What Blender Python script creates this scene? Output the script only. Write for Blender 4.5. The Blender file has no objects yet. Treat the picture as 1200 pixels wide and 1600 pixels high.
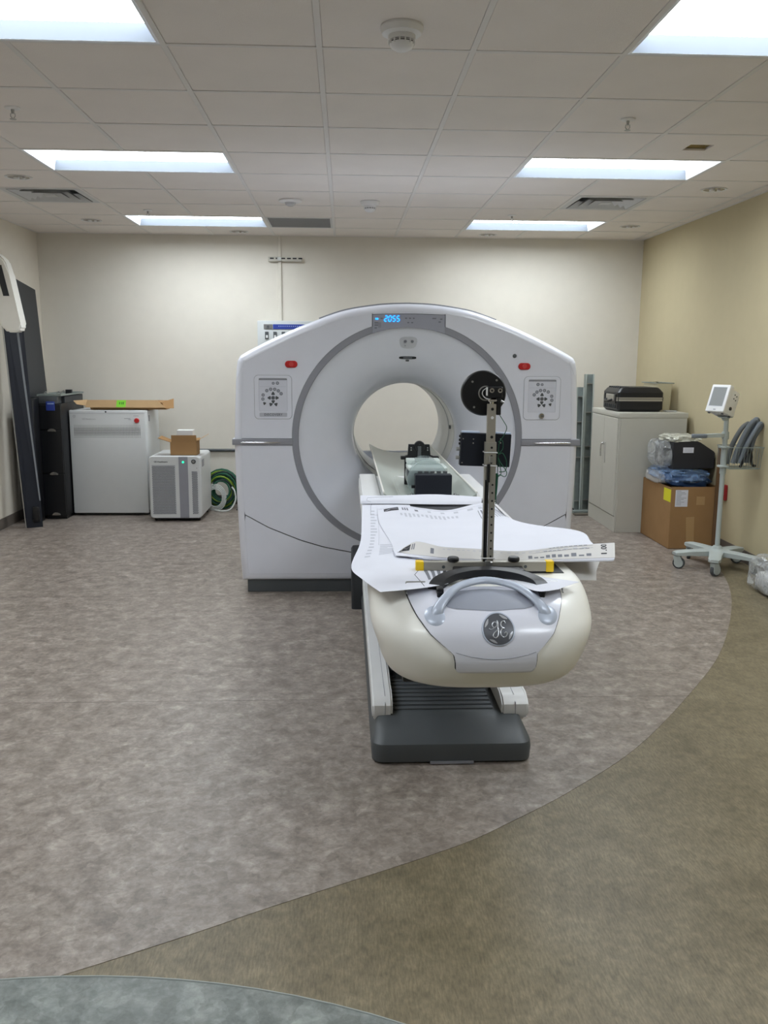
import bpy, bmesh, math, random
from mathutils import Vector, Matrix
random.seed(7)
SC = bpy.context.scene
COL = SC.collection
PI = math.pi
# ------------------------------------------------------------------ camera
CAMZ = 1.56
pitch, yaw, roll, fpx = 0.174070, 0.045138, 0.0064392, 1367.18
fw = Vector((math.sin(yaw)*math.cos(pitch), math.cos(yaw)*math.cos(pitch), -math.sin(pitch)))
rt = Vector((math.cos(yaw), -math.sin(yaw), 0)); up = rt.cross(fw)
r2 = rt*math.cos(roll)+up*math.sin(roll); u2 = up*math.cos(roll)-rt*math.sin(roll)
cam_data = bpy.data.cameras.new('camera'); cam = bpy.data.objects.new('camera', cam_data); COL.objects.link(cam)
cam.matrix_world = Matrix(((r2.x, u2.x, -fw.x, 0), (r2.y, u2.y, -fw.y, 0), (r2.z, u2.z, -fw.z, CAMZ), (0, 0, 0, 1)))
cam_data.sensor_fit = 'VERTICAL'; cam_data.sensor_height = 36; cam_data.lens = fpx/1600*36
cam_data.clip_start = 0.02
SC.camera = cam
# ------------------------------------------------------------------ world, exposure
w = bpy.data.worlds.new('world'); SC.world = w; w.use_nodes = True
w.node_tree.nodes['Background'].inputs[0].default_value = (0.02, 0.02, 0.02, 1)
w.node_tree.nodes['Background'].inputs[1].default_value = 0.2
SC.view_settings.view_transform = 'Standard'; SC.view_settings.look = 'None'
SC.view_settings.gamma = 1; SC.view_settings.use_curve_mapping = False
SC.view_settings.exposure = 0.0
LAMP_POWER = 17.6
LAMP_COLOUR = (0.875, 0.945, 1.0)
SC.cycles.max_bounces = 8; SC.cycles.diffuse_bounces = 5
SC.cycles.sample_clamp_indirect = 4

# ------------------------------------------------------------------ materials
def lin(c):
    def f(v):
        v /= 255.0
        return v/12.92 if v <= 0.04045 else ((v+0.055)/1.055)**2.4
    return (f(c[0]), f(c[1]), f(c[2]), 1)
MATS = {}
def mat(name, rgb, rough=0.5, metal=0.0, spec=0.5, coat=0.0, bump=0.0, bscale=60, var=0.0, vscale=8, emit=None, estr=0, alpha=1, trans=0, stretch=(1, 1, 1)):
    if name in MATS: return MATS[name]
    m = bpy.data.materials.new(name); m.use_nodes = True; nt = m.node_tree; b = nt.nodes['Principled BSDF']
    c = lin(rgb)
    b.inputs['Base Color'].default_value = c; b.inputs['Roughness'].default_value = rough
    b.inputs['Metallic'].default_value = metal; b.inputs['Specular IOR Level'].default_value = spec
    b.inputs['Coat Weight'].default_value = coat; b.inputs['Coat Roughness'].default_value = 0.12
    if alpha < 1: b.inputs['Alpha'].default_value = alpha
    if trans: b.inputs['Transmission Weight'].default_value = trans
    if emit: b.inputs['Emission Color'].default_value = lin(emit); b.inputs['Emission Strength'].default_value = estr
    tc = nt.nodes.new('ShaderNodeTexCoord'); mp = nt.nodes.new('ShaderNodeMapping'); mp.inputs['Scale'].default_value = stretch
    nt.links.new(tc.outputs['Object'], mp.inputs['Vector'])
    n = nt.nodes.new('ShaderNodeTexNoise'); n.inputs['Scale'].default_value = vscale; n.inputs['Detail'].default_value = 4
    nt.links.new(mp.outputs[0], n.inputs['Vector'])
    r = nt.nodes.new('ShaderNodeMapRange'); v = max(var, 0.015)
    r.inputs['To Min'].default_value = 1-v; r.inputs['To Max'].default_value = 1+v
    r.inputs['From Min'].default_value = 0.3; r.inputs['From Max'].default_value = 0.7
    nt.links.new(n.outputs['Fac'], r.inputs['Value'])
    mx = nt.nodes.new('ShaderNodeVectorMath'); mx.operation = 'SCALE'; mx.inputs[0].default_value = c[:3]
    nt.links.new(r.outputs[0], mx.inputs['Scale']); nt.links.new(mx.outputs[0], b.inputs['Base Color'])
    if bump:
        n2 = nt.nodes.new('ShaderNodeTexNoise'); n2.inputs['Scale'].default_value = bscale; n2.inputs['Detail'].default_value = 3
        nt.links.new(mp.outputs[0], n2.inputs['Vector'])
        bp = nt.nodes.new('ShaderNodeBump'); bp.inputs['Strength'].default_value = bump; bp.inputs['Distance'].default_value = 0.01
        nt.links.new(n2.outputs['Fac'], bp.inputs['Height']); nt.links.new(bp.outputs[0], b.inputs['Normal'])
    MATS[name] = m; return m
def vinyl(name, cols, scale, stretch, rough, fleck=None, fscale=90, chips=0):
    """mottled sheet vinyl: two layers of blotches and fine flecks"""
    m = bpy.data.materials.new(name); m.use_nodes = True; nt = m.node_tree; b = nt.nodes['Principled BSDF']; L = nt.links.new
    tc = nt.nodes.new('ShaderNodeTexCoord')
    mp = nt.nodes.new('ShaderNodeMapping'); mp.inputs['Scale'].default_value = stretch; L(tc.outputs['Object'], mp.inputs['Vector'])
    def noise(s, det=6, dist=0.0, vec=mp):
        n = nt.nodes.new('ShaderNodeTexNoise'); n.inputs['Scale'].default_value = s; n.inputs['Detail'].default_value = det
        n.inputs['Roughness'].default_value = 0.65; n.inputs['Distortion'].default_value = dist; L(vec.outputs[0], n.inputs['Vector']); return n
    def ramp(src, stops):
        r = nt.nodes.new('ShaderNodeValToRGB'); e = r.color_ramp.elements
        while len(e) < len(stops): e.new(0.5)
        for i, (p, c) in enumerate(stops): e[i].position = p; e[i].color = c
        L(src, r.inputs['Fac']); return r
    n1 = noise(scale, 9, 0.25)
    k = len(cols)
    r1 = ramp(n1.outputs['Fac'], [(0.30+0.40*i/(k-1), lin(c)) for i, c in enumerate(cols)])
    n2 = noise(scale*4.2, 5, 0.4)
    r2_ = ramp(n2.outputs['Fac'], [(0.34, (0.84, 0.84, 0.84, 1)), (0.5, (1, 1, 1, 1)), (0.66, (1.16, 1.155, 1.15, 1))])
    mx = nt.nodes.new('ShaderNodeMix'); mx.data_type = 'RGBA'; mx.blend_type = 'MULTIPLY'; mx.inputs[0].default_value = 1
    L(r1.outputs[0], mx.inputs[6]); L(r2_.outputs[0], mx.inputs[7])
    out = mx.outputs[2]
    if chips:
        nd = noise(9, 3); ad = nt.nodes.new('ShaderNodeVectorMath'); ad.operation = 'MULTIPLY_ADD'
        L(nd.outputs['Color'], ad.inputs[0]); ad.inputs[1].default_value = (0.10, 0.10, 0); L(mp.outputs[0], ad.inputs[2])
        for sc_, lo_, hi_ in ((chips, 0.87, 1.13), (chips*2.6, 0.92, 1.09)):
            vo = nt.nodes.new('ShaderNodeTexVoronoi'); vo.inputs['Scale'].default_value = sc_; L(ad.outputs[0], vo.inputs['Vector'])
            rr = ramp(vo.outputs['Color'], [(0.15, (lo_, lo_*0.995, lo_*0.985, 1)), (0.5, (1, 1, 1, 1)), (0.85, (hi_, hi_, hi_*0.995, 1))])
            mm = nt.nodes.new('ShaderNodeMix'); mm.data_type = 'RGBA'; mm.blend_type = 'MULTIPLY'; mm.inputs[0].default_value = 1
            L(out, mm.inputs[6]); L(rr.outputs[0], mm.inputs[7]); out = mm.outputs[2]
    if fleck:
        mp2 = nt.nodes.new('ShaderNodeMapping'); mp2.inputs['Scale'].default_value = fleck; mp2.inputs['Rotation'].default_value = (0, 0, 0.05)
        L(tc.outputs['Object'], mp2.inputs['Vector'])
        n3 = noise(fscale, 3, 0, mp2)
        r3 = ramp(n3.outputs['Fac'], [(0.36, (0.80, 0.79, 0.77, 1)), (0.5, (1, 1, 1, 1)), (0.64, (1.2, 1.19, 1.16, 1))])
        m2 = nt.nodes.new('ShaderNodeMix'); m2.data_type = 'RGBA'; m2.blend_type = 'MULTIPLY'; m2.inputs[0].default_value = 1
        L(out, m2.inputs[6]); L(r3.outputs[0], m2.inputs[7]); out = m2.outputs[2]
    L(out, b.inputs['Base Color']); b.inputs['Roughness'].default_value = rough; b.inputs['Specular IOR Level'].default_value = 0.35
    bp = nt.nodes.new('ShaderNodeBump'); bp.inputs['Strength'].default_value = 0.05; bp.inputs['Distance'].default_value = 0.003
    L(n2.outputs['Fac'], bp.inputs['Height']); L(bp.outputs[0], b.inputs['Normal'])
    return m
M_pink = vinyl('mottled_grey_vinyl', [(116, 106, 99), (131, 121, 113), (146, 136, 128), (166, 157, 149)], 11, (1.0, 1.0, 1), 0.38, chips=26)
M_tan = vinyl('tan_vinyl', [(106, 97, 77), (119, 109, 88), (130, 120, 98)], 5, (1.2, 1, 1), 0.42, fleck=(4.0, 0.7, 1), fscale=42)
M_grey = vinyl('blue_grey_vinyl', [(100, 105, 102), (120, 125, 122), (142, 146, 142)], 10, (1, 1.0, 1), 0.4, chips=22)
M_wall = mat('cream_wall_paint', (218, 213, 202), 0.75, spec=0.2, bump=0.06, bscale=180)
M_wallL = mat('left_wall_paint', (216, 209, 196), 0.75, spec=0.2, bump=0.06, bscale=180)
M_tanwall = mat('khaki_wall_paint', (190, 178, 146), 0.7, spec=0.2, bump=0.06, bscale=180)
M_base = mat('brown_grey_vinyl_base', (98, 91, 84), 0.55)
M_tile = mat('ceiling_tile_fibre', (232, 226, 221), 0.9, spec=0.1, bump=0.25, bscale=260, var=0.02, vscale=3)
M_tbar = mat('painted_grid_bar', (222, 219, 216), 0.55, spec=0.3)
M_white = mat('white_gloss_plastic', (224, 226, 236), 0.28, coat=0.35)
M_white2 = mat('white_satin_plastic', (226, 226, 226), 0.4, coat=0.15)
M_ivory = mat('ivory_plastic', (247, 245, 238), 0.38, coat=0.2)
M_trimgrey = mat('grey_trim_plastic', (143, 144, 152), 0.4)
M_silver = mat('silver_blue_paint', (186, 194, 210), 0.35, metal=0.12, coat=0.25)
M_steel = mat('brushed_steel', (180, 180, 178), 0.35, metal=0.9)
M_chrome = mat('chrome', (215, 215, 215), 0.12, metal=1)
M_alu = mat('aluminium_bar', (172, 168, 158), 0.42, metal=0.55)
M_galv = mat('galvanised_steel', (150, 160, 158), 0.45, metal=0.6, var=0.08, vscale=20)
M_dark = mat('dark_grey_plastic', (78, 82, 85), 0.45)
M_dark2 = mat('charcoal_metal', (44, 47, 51), 0.5)
M_black = mat('black_plastic', (17, 18, 22), 0.4)
M_navy = mat('black_blue_panel', (30, 33, 42), 0.5, spec=0.3)
M_seam = mat('dark_joint', (40, 40, 44), 0.8)
M_yellow = mat('yellow_end_cap', (235, 196, 20), 0.45)
M_red = mat('red_button', (190, 30, 32), 0.35)
M_card = mat('brown_cardboard', (156, 122, 84), 0.85, spec=0.15, var=0.05, vscale=6)
M_cardlight = mat('pale_cardboard', (196, 164, 124), 0.85, spec=0.15, var=0.04)
M_paper = mat('white_paper', (218, 219, 228), 0.7, spec=0.2)
M_paper2 = mat('back_side_paper', (214, 211, 208), 0.7, spec=0.2)
M_ink = mat('grey_print', (120, 122, 130), 0.7)
M_inkp = mat('pale_print', (188, 190, 200), 0.7)
M_inkb = mat('black_print', (38, 38, 46), 0.6)
M_cab = mat('grey_cabinet_paint', (190, 188, 178), 0.5, bump=0.04, bscale=200)
M_gw = mat('white_cabinet_paint', (208, 210, 210), 0.42, bump=0.04, bscale=300)
M_ledblue = mat('blue_led', (20, 120, 255), 0.4, emit=(10, 150, 255), estr=3.0)
M_ledgreen = mat('green_led', (60, 230, 180), 0.4, emit=(40, 240, 180), estr=1.2)
M_disp = mat('grey_display_plate', (158, 160, 172), 0.3, coat=0.3)
M_green = mat('green_wire', (20, 84, 62), 0.5)
M_lime = mat('lime_label', (140, 220, 60), 0.6)
M_sticky = mat('yellow_label', (226, 220, 30), 0.6)
M_blue = mat('blue_label', (40, 62, 150), 0.5)
M_bluestuff = mat('blue_fabric', (36, 74, 128), 0.6, var=0.2, vscale=10)
M_hose = mat('grey_hose', (108, 116, 124), 0.5)
M_cart = mat('pale_grey_green_plastic', (178, 186, 184), 0.45)
M_screen = mat('lcd_grey', (140, 142, 142), 0.3)
M_redbox = mat('dark_red_plastic', (150, 28, 34), 0.5)
M_hole = mat('plenum_brown', (190, 172, 128), 0.9)
M_plenum = mat('plenum_deck', (90, 88, 84), 0.9)
def clear_mat(name, rgb, alpha, rough=0.15):
    m = bpy.data.materials.new(name); m.use_nodes = True; nt = m.node_tree; b = nt.nodes['Principled BSDF']
    b.inputs['Base Color'].default_value = lin(rgb); b.inputs['Roughness'].default_value = rough
    b.inputs['Specular IOR Level'].default_value = 0.8; b.inputs['Coat Weight'].default_value = 0.5
    n = nt.nodes.new('ShaderNodeTexNoise'); n.inputs['Scale'].default_value = 7; n.inputs['Detail'].default_value = 3; n.inputs['Distortion'].default_value = 2.2
    tc = nt.nodes.new('ShaderNodeTexCoord'); nt.links.new(tc.outputs['Object'], n.inputs['Vector'])
    r = nt.nodes.new('ShaderNodeMapRange'); r.inputs['From Min'].default_value = 0.35; r.inputs['From Max'].default_value = 0.7
    r.inputs['To Min'].default_value = alpha*0.55; r.inputs['To Max'].default_value = min(1, alpha*1.7)
    nt.links.new(n.outputs['Fac'], r.inputs['Value']); nt.links.new(r.outputs[0], b.inputs['Alpha'])
    bp = nt.nodes.new('ShaderNodeBump'); bp.inputs['Strength'].default_value = 0.6; bp.inputs['Distance'].default_value = 0.02
    nt.links.new(n.outputs['Fac'], bp.inputs['Height']); nt.links.new(bp.outputs[0], b.inputs['Normal'])
    return m
M_bag = clear_mat('clear_plastic_film', (214, 218, 220), 0.34)
M_bagblue = clear_mat('blue_tinted_film', (120, 150, 190), 0.45)
M_acrylic = mat('clear_acrylic', (196, 214, 214), 0.08, coat=0.6, alpha=0.45)
M_cradle = mat('grey_green_cradle', (178, 186, 180), 0.35, coat=0.2)
M_lens = mat('lamp_lens', (255, 255, 255), 0.6)
def make_lens():
    m = bpy.data.materials.new('fluorescent_lens'); m.use_nodes = True; nt = m.node_tree; nt.nodes.clear()
    e = nt.nodes.new('ShaderNodeEmission'); e.inputs[0].default_value = (*LAMP_COLOUR, 1); e.inputs[1].default_value = LAMP_POWER
    o = nt.nodes.new('ShaderNodeOutputMaterial'); nt.links.new(e.outputs[0], o.inputs[0]); return m
M_lamp = make_lens()

# ------------------------------------------------------------------ builders
def chain_matrix(o):
    m = Matrix.Identity(4)
    while o is not None:
        m = o.matrix_basis @ m; o = o.parent
    return m
class MB:
    def __init__(s): s.b = bmesh.new()
    def face(s, pts):
        v = [s.b.verts.new(p) for p in pts]; return s.b.faces.new(v)
    def box(s, x0, x1, y0, y1, z0, z1, bev=0, seg=2, M=None):
        vs = [s.b.verts.new((x, y, z)) for z in (z0, z1) for y in (y0, y1) for x in (x0, x1)]
        fs = [s.b.faces.new([vs[i] for i in q]) for q in ((0, 2, 3, 1), (4, 5, 7, 6), (0, 1, 5, 4), (2, 6, 7, 3), (0, 4, 6, 2), (1, 3, 7, 5))]
        if bev:
            ed = list({e for f in fs for e in f.edges})
            r = bmesh.ops.bevel(s.b, geom=ed, offset=bev, segments=seg, affect='EDGES', profile=0.5)
            vs = list({v for f in r['faces'] for v in f.verts} | {v for v in vs if v.is_valid})
        if M is not None:
            for v in vs:
                if v.is_valid: v.co = M @ v.co
        return s
    def hexa(s, low, high):
        """solid between two quads (lists of four points, same order)"""
        a = [s.b.verts.new(p) for p in low]; c = [s.b.verts.new(p) for p in high]
        s.b.faces.new(a[::-1]); s.b.faces.new(c)
        for i in range(len(a)):
            j = (i+1) % len(a); s.b.faces.new((a[i], a[j], c[j], c[i]))
        return s
    def prism(s, pts, d):
        """polygon (list of 3D points) pushed along d"""
        d = Vector(d); return s.hexa(pts, [Vector(p)+d for p in pts])
    def frame(s, d):
        d = Vector(d).normalized(); a = Vector((0, 0, 1)) if abs(d.z) < 0.9 else Vector((1, 0, 0))
        x = d.cross(a).normalized(); return x, d.cross(x).normalized(), d
    def cyl(s, p0, p1, r0, r1=None, n=16, caps=True):
        if r1 is None: r1 = r0
        p0, p1 = Vector(p0), Vector(p1); x, y, d = s.frame(p1-p0)
        A = [s.b.verts.new(p0+(x*math.cos(t)+y*math.sin(t))*r0) for t in [2*PI*i/n for i in range(n)]]
        B = [s.b.verts.new(p1+(x*math.cos(t)+y*math.sin(t))*r1) for t in [2*PI*i/n for i in range(n)]]
        for i in range(n): s.b.faces.new((A[i], A[(i+1) % n], B[(i+1) % n], B[i]))
        if caps: s.b.faces.new(A[::-1]); s.b.faces.new(B)
        return s
    def lathe(s, prof, c, axis=(0, 0, 1), n=32, a0=0, a1=2*PI, xdir=None, closed=False):
        """prof: list of (radius, distance along axis)"""
        c = Vector(c); x, y, d = s.frame(axis)
        if xdir is not None:
            x = Vector(xdir).normalized(); y = d.cross(x).normalized()
        full = abs(a1-a0-2*PI) < 1e-6; k = n if full else n+1
        rings = []
        for r, h in prof:
            rings.append([s.b.verts.new(c+d*h+(x*math.cos(a0+(a1-a0)*i/n)+y*math.sin(a0+(a1-a0)*i/n))*max(r, 1e-5)) for i in range(k)])
        m = len(rings)
        for j in range(m if closed else m-1):
            A, B = rings[j], rings[(j+1) % m]
            for i in range(n): s.b.faces.new((A[i], A[(i+1) % k], B[(i+1) % k], B[i]))
        return s
    def tube(s, pts, r, n=8, caps=True, closed=False, ry=None, smooth=0):
        P = [Vector(p) for p in pts]
        if smooth: P = crom(P, smooth, closed)
        m = len(P); rings = []; prev = None
        for i in range(m):
            t = (P[(i+1) % m]-P[(i-1) % m]) if closed else (P[min(i+1, m-1)]-P[max(i-1, 0)])
            t.normalize()
            if prev is None: x, y, _ = s.frame(t)
            else:
                x = prev-t*prev.dot(t)
                if x.length < 1e-5: x = s.frame(t)[0]
                x.normalize(); y = t.cross(x).normalized()
            prev = x; q = ry if ry else r
            rings.append([s.b.verts.new(P[i]+x*math.cos(2*PI*k/n)*r+y*math.sin(2*PI*k/n)*q) for k in range(n)])
        for i in range(m if closed else m-1):
            A, B = rings[i], rings[(i+1) % m]
            for k in range(n): s.b.faces.new((A[k], A[(k+1) % n], B[(k+1) % n], B[k]))
        if caps and not closed: s.b.faces.new(rings[0][::-1]); s.b.faces.new(rings[-1])
        return s
    def grid(s, rows, closed=False):
        V = [[s.b.verts.new(p) for p in r] for r in rows]
        for j in range(len(V)-1):
            m = len(V[j])
            for i in range(m if closed else m-1): s.b.faces.new((V[j][i], V[j][(i+1) % m], V[j+1][(i+1) % m], V[j+1][i]))
        return s
    def sphere(s, c, r, n=16, m=8, sc=(1, 1, 1)):
        rows = []
        for j in range(m+1):
            a = PI*j/m; rows.append([(c[0]+sc[0]*r*max(math.sin(a), 1e-4)*math.cos(2*PI*i/n), c[1]+sc[1]*r*max(math.sin(a), 1e-4)*math.sin(2*PI*i/n), c[2]+sc[2]*r*math.cos(a)) for i in range(n)])
        return s.grid(rows, True)
    def mesh(s, M, dedupe=True):
        if dedupe: bmesh.ops.remove_doubles(s.b, verts=s.b.verts, dist=1e-6)
        bmesh.ops.recalc_face_normals(s.b, faces=s.b.faces)
        if M is not None: s.b.transform(M)
        me = bpy.data.meshes.new('m'); s.b.to_mesh(me); s.b.free(); return me
    def build(s, name, m, parent=None, smooth=True, local=False, dedupe=True, **kw):
        name = name
        M = None if (local or parent is None) else chain_matrix(parent).inverted()
        me = s.mesh(M, dedupe); me.name = name
        return link(name, me, m, parent, smooth, **kw)
def link(name, me, m, parent=None, smooth=True, ang=35, label=None, cat=None, group=None, kind=None):
    o = bpy.data.objects.new(name, me); COL.objects.link(o)
    me.materials.clear(); me.materials.append(m)
    if smooth: me.shade_smooth(); me.set_sharp_from_angle(angle=math.radians(ang))
    if parent is not None: o.parent = parent
    tag(o, label, cat, group, kind); return o
def tag(o, label=None, cat=None, group=None, kind=None):
    if label: o['label'] = label
    if cat: o['category'] = cat
    if group: o['group'] = group
    if kind: o['kind'] = kind
    return o
def thing(name, label, cat, loc=(0, 0, 0), rz=0, group=None):
    o = bpy.data.objects.new(name, None); o.empty_display_size = 0.1; COL.objects.link(o)
    o.location = loc; o.rotation_euler = (0, 0, rz); o.matrix_basis = Matrix.Translation(Vector(loc)) @ Matrix.Rotation(rz, 4, 'Z')
    return tag(o, label, cat, group)
def struct(o): o['kind'] = 'structure'; return o
def dup(root, loc, label, group=None, rz=None):
    def cp(o, par):
        c = o.copy(); COL.objects.link(c); c.parent = par
        for ch in [q for q in bpy.data.objects if q.parent == o]: cp(ch, c)
        return c
    r = cp(root, None); r.location = loc
    if rz is not None: r.rotation_euler = (0, 0, rz)
    r['label'] = label
    if group: r['group'] = group
    return r
def crom(P, k, closed=False):
    P = [Vector(p) for p in P]; n = len(P); out = []
    for i in range(n if closed else n-1):
        if closed: a, b, c, d = P[i-1], P[i], P[(i+1) % n], P[(i+2) % n]
        else: a, b, c, d = P[max(i-1, 0)], P[i], P[i+1], P[min(i+2, n-1)]
        for j in range(k):
            t = j/k
            out.append(0.5*((2*b)+(c-a)*t+(2*a-5*b+4*c-d)*t*t+(3*b-a-3*c+d)*t**3))
    if not closed: out.append(P[-1])
    return out
def curve_mesh(loops, depth, bev=0.0, res=2):
    """filled 2D outline (with holes), thickness 2*depth, rounded edges; returns a mesh in its own xy plane"""
    cu = bpy.data.curves.new('c', 'CURVE'); cu.dimensions = '2D'; cu.fill_mode = 'BOTH'
    cu.extrude = max(depth-bev, 0); cu.bevel_depth = bev; cu.bevel_resolution = res; cu.offset = -bev
    for lp in loops:
        sp = cu.splines.new('POLY'); sp.points.add(len(lp)-1); sp.use_cyclic_u = True
        for i, (x, y) in enumerate(lp): sp.points[i].co = (x, y, 0, 1)
    o = bpy.data.objects.new('c', cu); COL.objects.link(o); bpy.context.view_layer.update()
    me = bpy.data.meshes.new_from_object(o.evaluated_get(bpy.context.evaluated_depsgraph_get()))
    bpy.data.objects.remove(o); bpy.data.curves.remove(cu)
    return me
def plate(name, loops, y0, thick, m, parent, bev=0.002, **kw):
    """a panel standing in the xz plane, its front at y0"""
    me = curve_mesh(loops, thick/2, bev)
    T = Matrix(((1, 0, 0, 0), (0, 0, 1, y0+thick/2), (0, 1, 0, 0), (0, 0, 0, 1)))
    # (x, y, h) -> (x, y0+t/2+h, z=y): flips handedness, so faces are turned over
    me.transform(chain_matrix(parent).inverted() @ T if parent is not None else T); me.flip_normals()
    return link(name, me, m, parent, **kw)
def text_mesh(txt, size, depth=0.0004, bold=0.0, align='CENTER', space=1.0, shear=0):
    cu = bpy.data.curves.new('t', 'FONT'); cu.body = txt; cu.size = size; cu.extrude = depth; cu.offset = bold; cu.shear = shear
    cu.align_x = align; cu.align_y = 'CENTER'; cu.space_character = space; cu.resolution_u = 3
    o = bpy.data.objects.new('t', cu); COL.objects.link(o); bpy.context.view_layer.update()
    me = bpy.data.meshes.new_from_object(o.evaluated_get(bpy.context.evaluated_depsgraph_get()))
    bpy.data.objects.remove(o); bpy.data.curves.remove(cu); return me
def lettering(name, txt, size, origin, m, parent, right=(1, 0, 0), upv=(0, 0, 1), **kw):
    me = text_mesh(txt, size, **kw); r = Vector(right).normalized(); u = Vector(upv).normalized(); n = r.cross(u)
    T = Matrix(((r.x, u.x, n.x, origin[0]), (r.y, u.y, n.y, origin[1]), (r.z, u.z, n.z, origin[2]), (0, 0, 0, 1)))
    me.transform(chain_matrix(parent).inverted() @ T)
    return link(name, me, m, parent, smooth=False)
def arc(cx, cz, r, a0, a1, n=40):
    return [(cx+r*math.cos(a0+(a1-a0)*i/n), cz+r*math.sin(a0+(a1-a0)*i/n)) for i in range(n+1)]
def rrect(x0, x1, z0, z1, r, n=5):
    return arc(x1-r, z1-r, r, 0, PI/2, n)+arc(x0+r, z1-r, r, PI/2, PI, n)+arc(x0+r, z0+r, r, PI, 1.5*PI, n)+arc(x1-r, z0+r, r, 1.5*PI, 2*PI, n)

# ================================================================== ROOM
XL, XR, YB, YF, HC = -3.12, 3.12, 9.36, -3.0, 2.789
G0X, G0Y, T = -0.1013, 3.804, 0.6222
# floor: tan sheet with inlaid sheets
fl = MB().box(XL-0.1, XR+0.1, YF-0.1, YB+0.1, -0.1, 0.0).build('floor', M_tan, smooth=False); struct(fl)
edge = [(-1.55, 1.66), (-1.1, 1.87), (-0.75, 2.02), (-0.42, 2.185), (-0.2, 2.305), (0.33, 2.58), (0.57, 2.745), (0.853, 2.975), (1.208, 3.325), (1.653, 3.9), (2.027, 4.45), (2.402, 5.162), (2.663, 5.771), (2.85, 6.4), (2.95, 7.0), (2.98, 7.8)]
e2 = [(p.x, p.y) for p in crom([(x, y, 0) for x, y in edge], 6)]
poly = e2+[(2.98, YB), (XL, YB), (XL, 0.9)]
b = MB(); b.prism([(x, y, 0.0) for x, y in poly], (0, 0, 0.0015)); b.build('vinyl_inlay', M_pink, fl, smooth=False, label='mottled pinkish-grey vinyl sheet with a curved edge')
ga = [(-0.72+2.0*math.cos(t), 0.025+2.0*math.sin(t), 0) for t in [PI*0.02+PI*0.96*i/60 for i in range(61)]]
ga = [(min(max(x, XL), XR), y, z) for x, y, z in ga]
b = MB(); b.prism([(x, y, 0.0) for x, y, z in ga], (0, 0, 0.0022)); b.build('vinyl_inlay', M_grey, fl, smooth=False, label='blue-grey mottled vinyl sheet nearest the camera')
for k, (y_, xe_) in enumerate(((3.846, 1.62), (5.651, 2.6))):
    MB().box(XL, xe_, y_-0.0012, y_+0.0012, 0.0008, 0.0019).build('vinyl_seam', mat('seam_line', (112, 104, 97), 0.6), fl, smooth=False)
# light welded seam along the blue-grey sheet
b = MB(); b.tube([(x, y, 0.0018) for x, y, z in ga if y > 0.6], 0.003, n=6, ry=0.003); b.build('weld_seam', mat('weld', (150, 156, 152), 0.5), fl)
def wall(name, m, *bx): return struct(MB().box(*bx).build(name, m, smooth=False))
wall('wall_back', M_wall, XL-0.1, XR+0.1, YB, YB+0.1, -0.1, 3.3)
wall('wall_left', M_wallL, XL-0.1, XL, YF-0.1, YB, -0.1, 3.3)
wall('wall_right', M_tanwall, XR, XR+0.1, YF-0.1, YB, -0.1, 3.3)
wall('wall_front', M_wall, XL, XR, YF-0.1, YF, -0.1, 3.3)
wall('baseboard_back', M_base, XL, XR, YB-0.006, YB, 0.0, 0.1)
wall('baseboard_left', M_base, XL, XL+0.006, YF, YB-0.006, 0.0, 0.1)
wall('baseboard_right', M_base, XR-0.006, XR, YF, YB-0.006, 0.0, 0.1)
# ---- ceiling: deck above, T bars, lay-in tiles
ceil = struct(MB().box(XL, XR, YF, YB, 3.2, 3.25).build('ceiling', M_plenum, smooth=False))
xs = sorted({XL, XR} | {G0X+T*k for k in range(-8, 9) if XL+0.03 < G0X+T*k < XR-0.03})
ys = sorted({YF, YB} | {G0Y+T*k for k in range(-12, 12) if YF+0.03 < G0Y+T*k < YB-0.03})
ys = [y for y in ys if not (YB-0.2 < y < YB)]
def cellx(k): return G0X+T*k, G0X+T*(k+1)
LIGHTS = []
for row, yy in ((-5, 'behind'), (-1, 'front'), (3, 'middle'), (7, 'rear')):
    for kx, side in ((-3, 'left'), (2, 'right')): LIGHTS.append((kx, row, yy, side))
used = set()
for kx, row, *_ in LIGHTS: used |= {(kx, row), (kx+1, row)}
LOUV = [(-4, 5), (3, 5)]; used |= set(LOUV)
GRILLE = (-1, 7); used.add(GRILLE)
HOLE = (3, 2); used.add(HOLE)
tile_mesh = {}
def idx(x0, g): return round((x0-g)/T)
gapw = 0.012
for i in range(len(xs)-1):
    for j in range(len(ys)-1):
        x0, x1, y0, y1 = xs[i], xs[i+1], ys[j], ys[j+1]
        key = (idx(x0, G0X), idx(y0, G0Y)) if x0 > XL else (idx(x1, G0X)-1, idx(y0, G0Y))
        if key in used: continue
        wx, wy = x1-x0-2*gapw, y1-y0-2*gapw
        kk = (round(wx, 3), round(wy, 3))
        if kk not in tile_mesh:
            q = MB(); q.box(-wx/2, wx/2, -wy/2, wy/2, 0, 0.015, 0.003, 1); me = q.mesh(None); me.name = 'ceiling_tile'; tile_mesh[kk] = me
            me.materials.append(M_tile)
        o = bpy.data.objects.new('ceiling_tile', tile_mesh[kk]); COL.objects.link(o); o.parent = ceil
        o.location = ((x0+x1)/2, (y0+y1)/2, HC+0.001+random.uniform(-0.0008, 0.0012)); o.rotation_euler = (random.uniform(-1, 1)*0.0012, random.uniform(-1, 1)*0.0012, 0)
def not_in_light_x(x, y0, y1):
    return True
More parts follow.
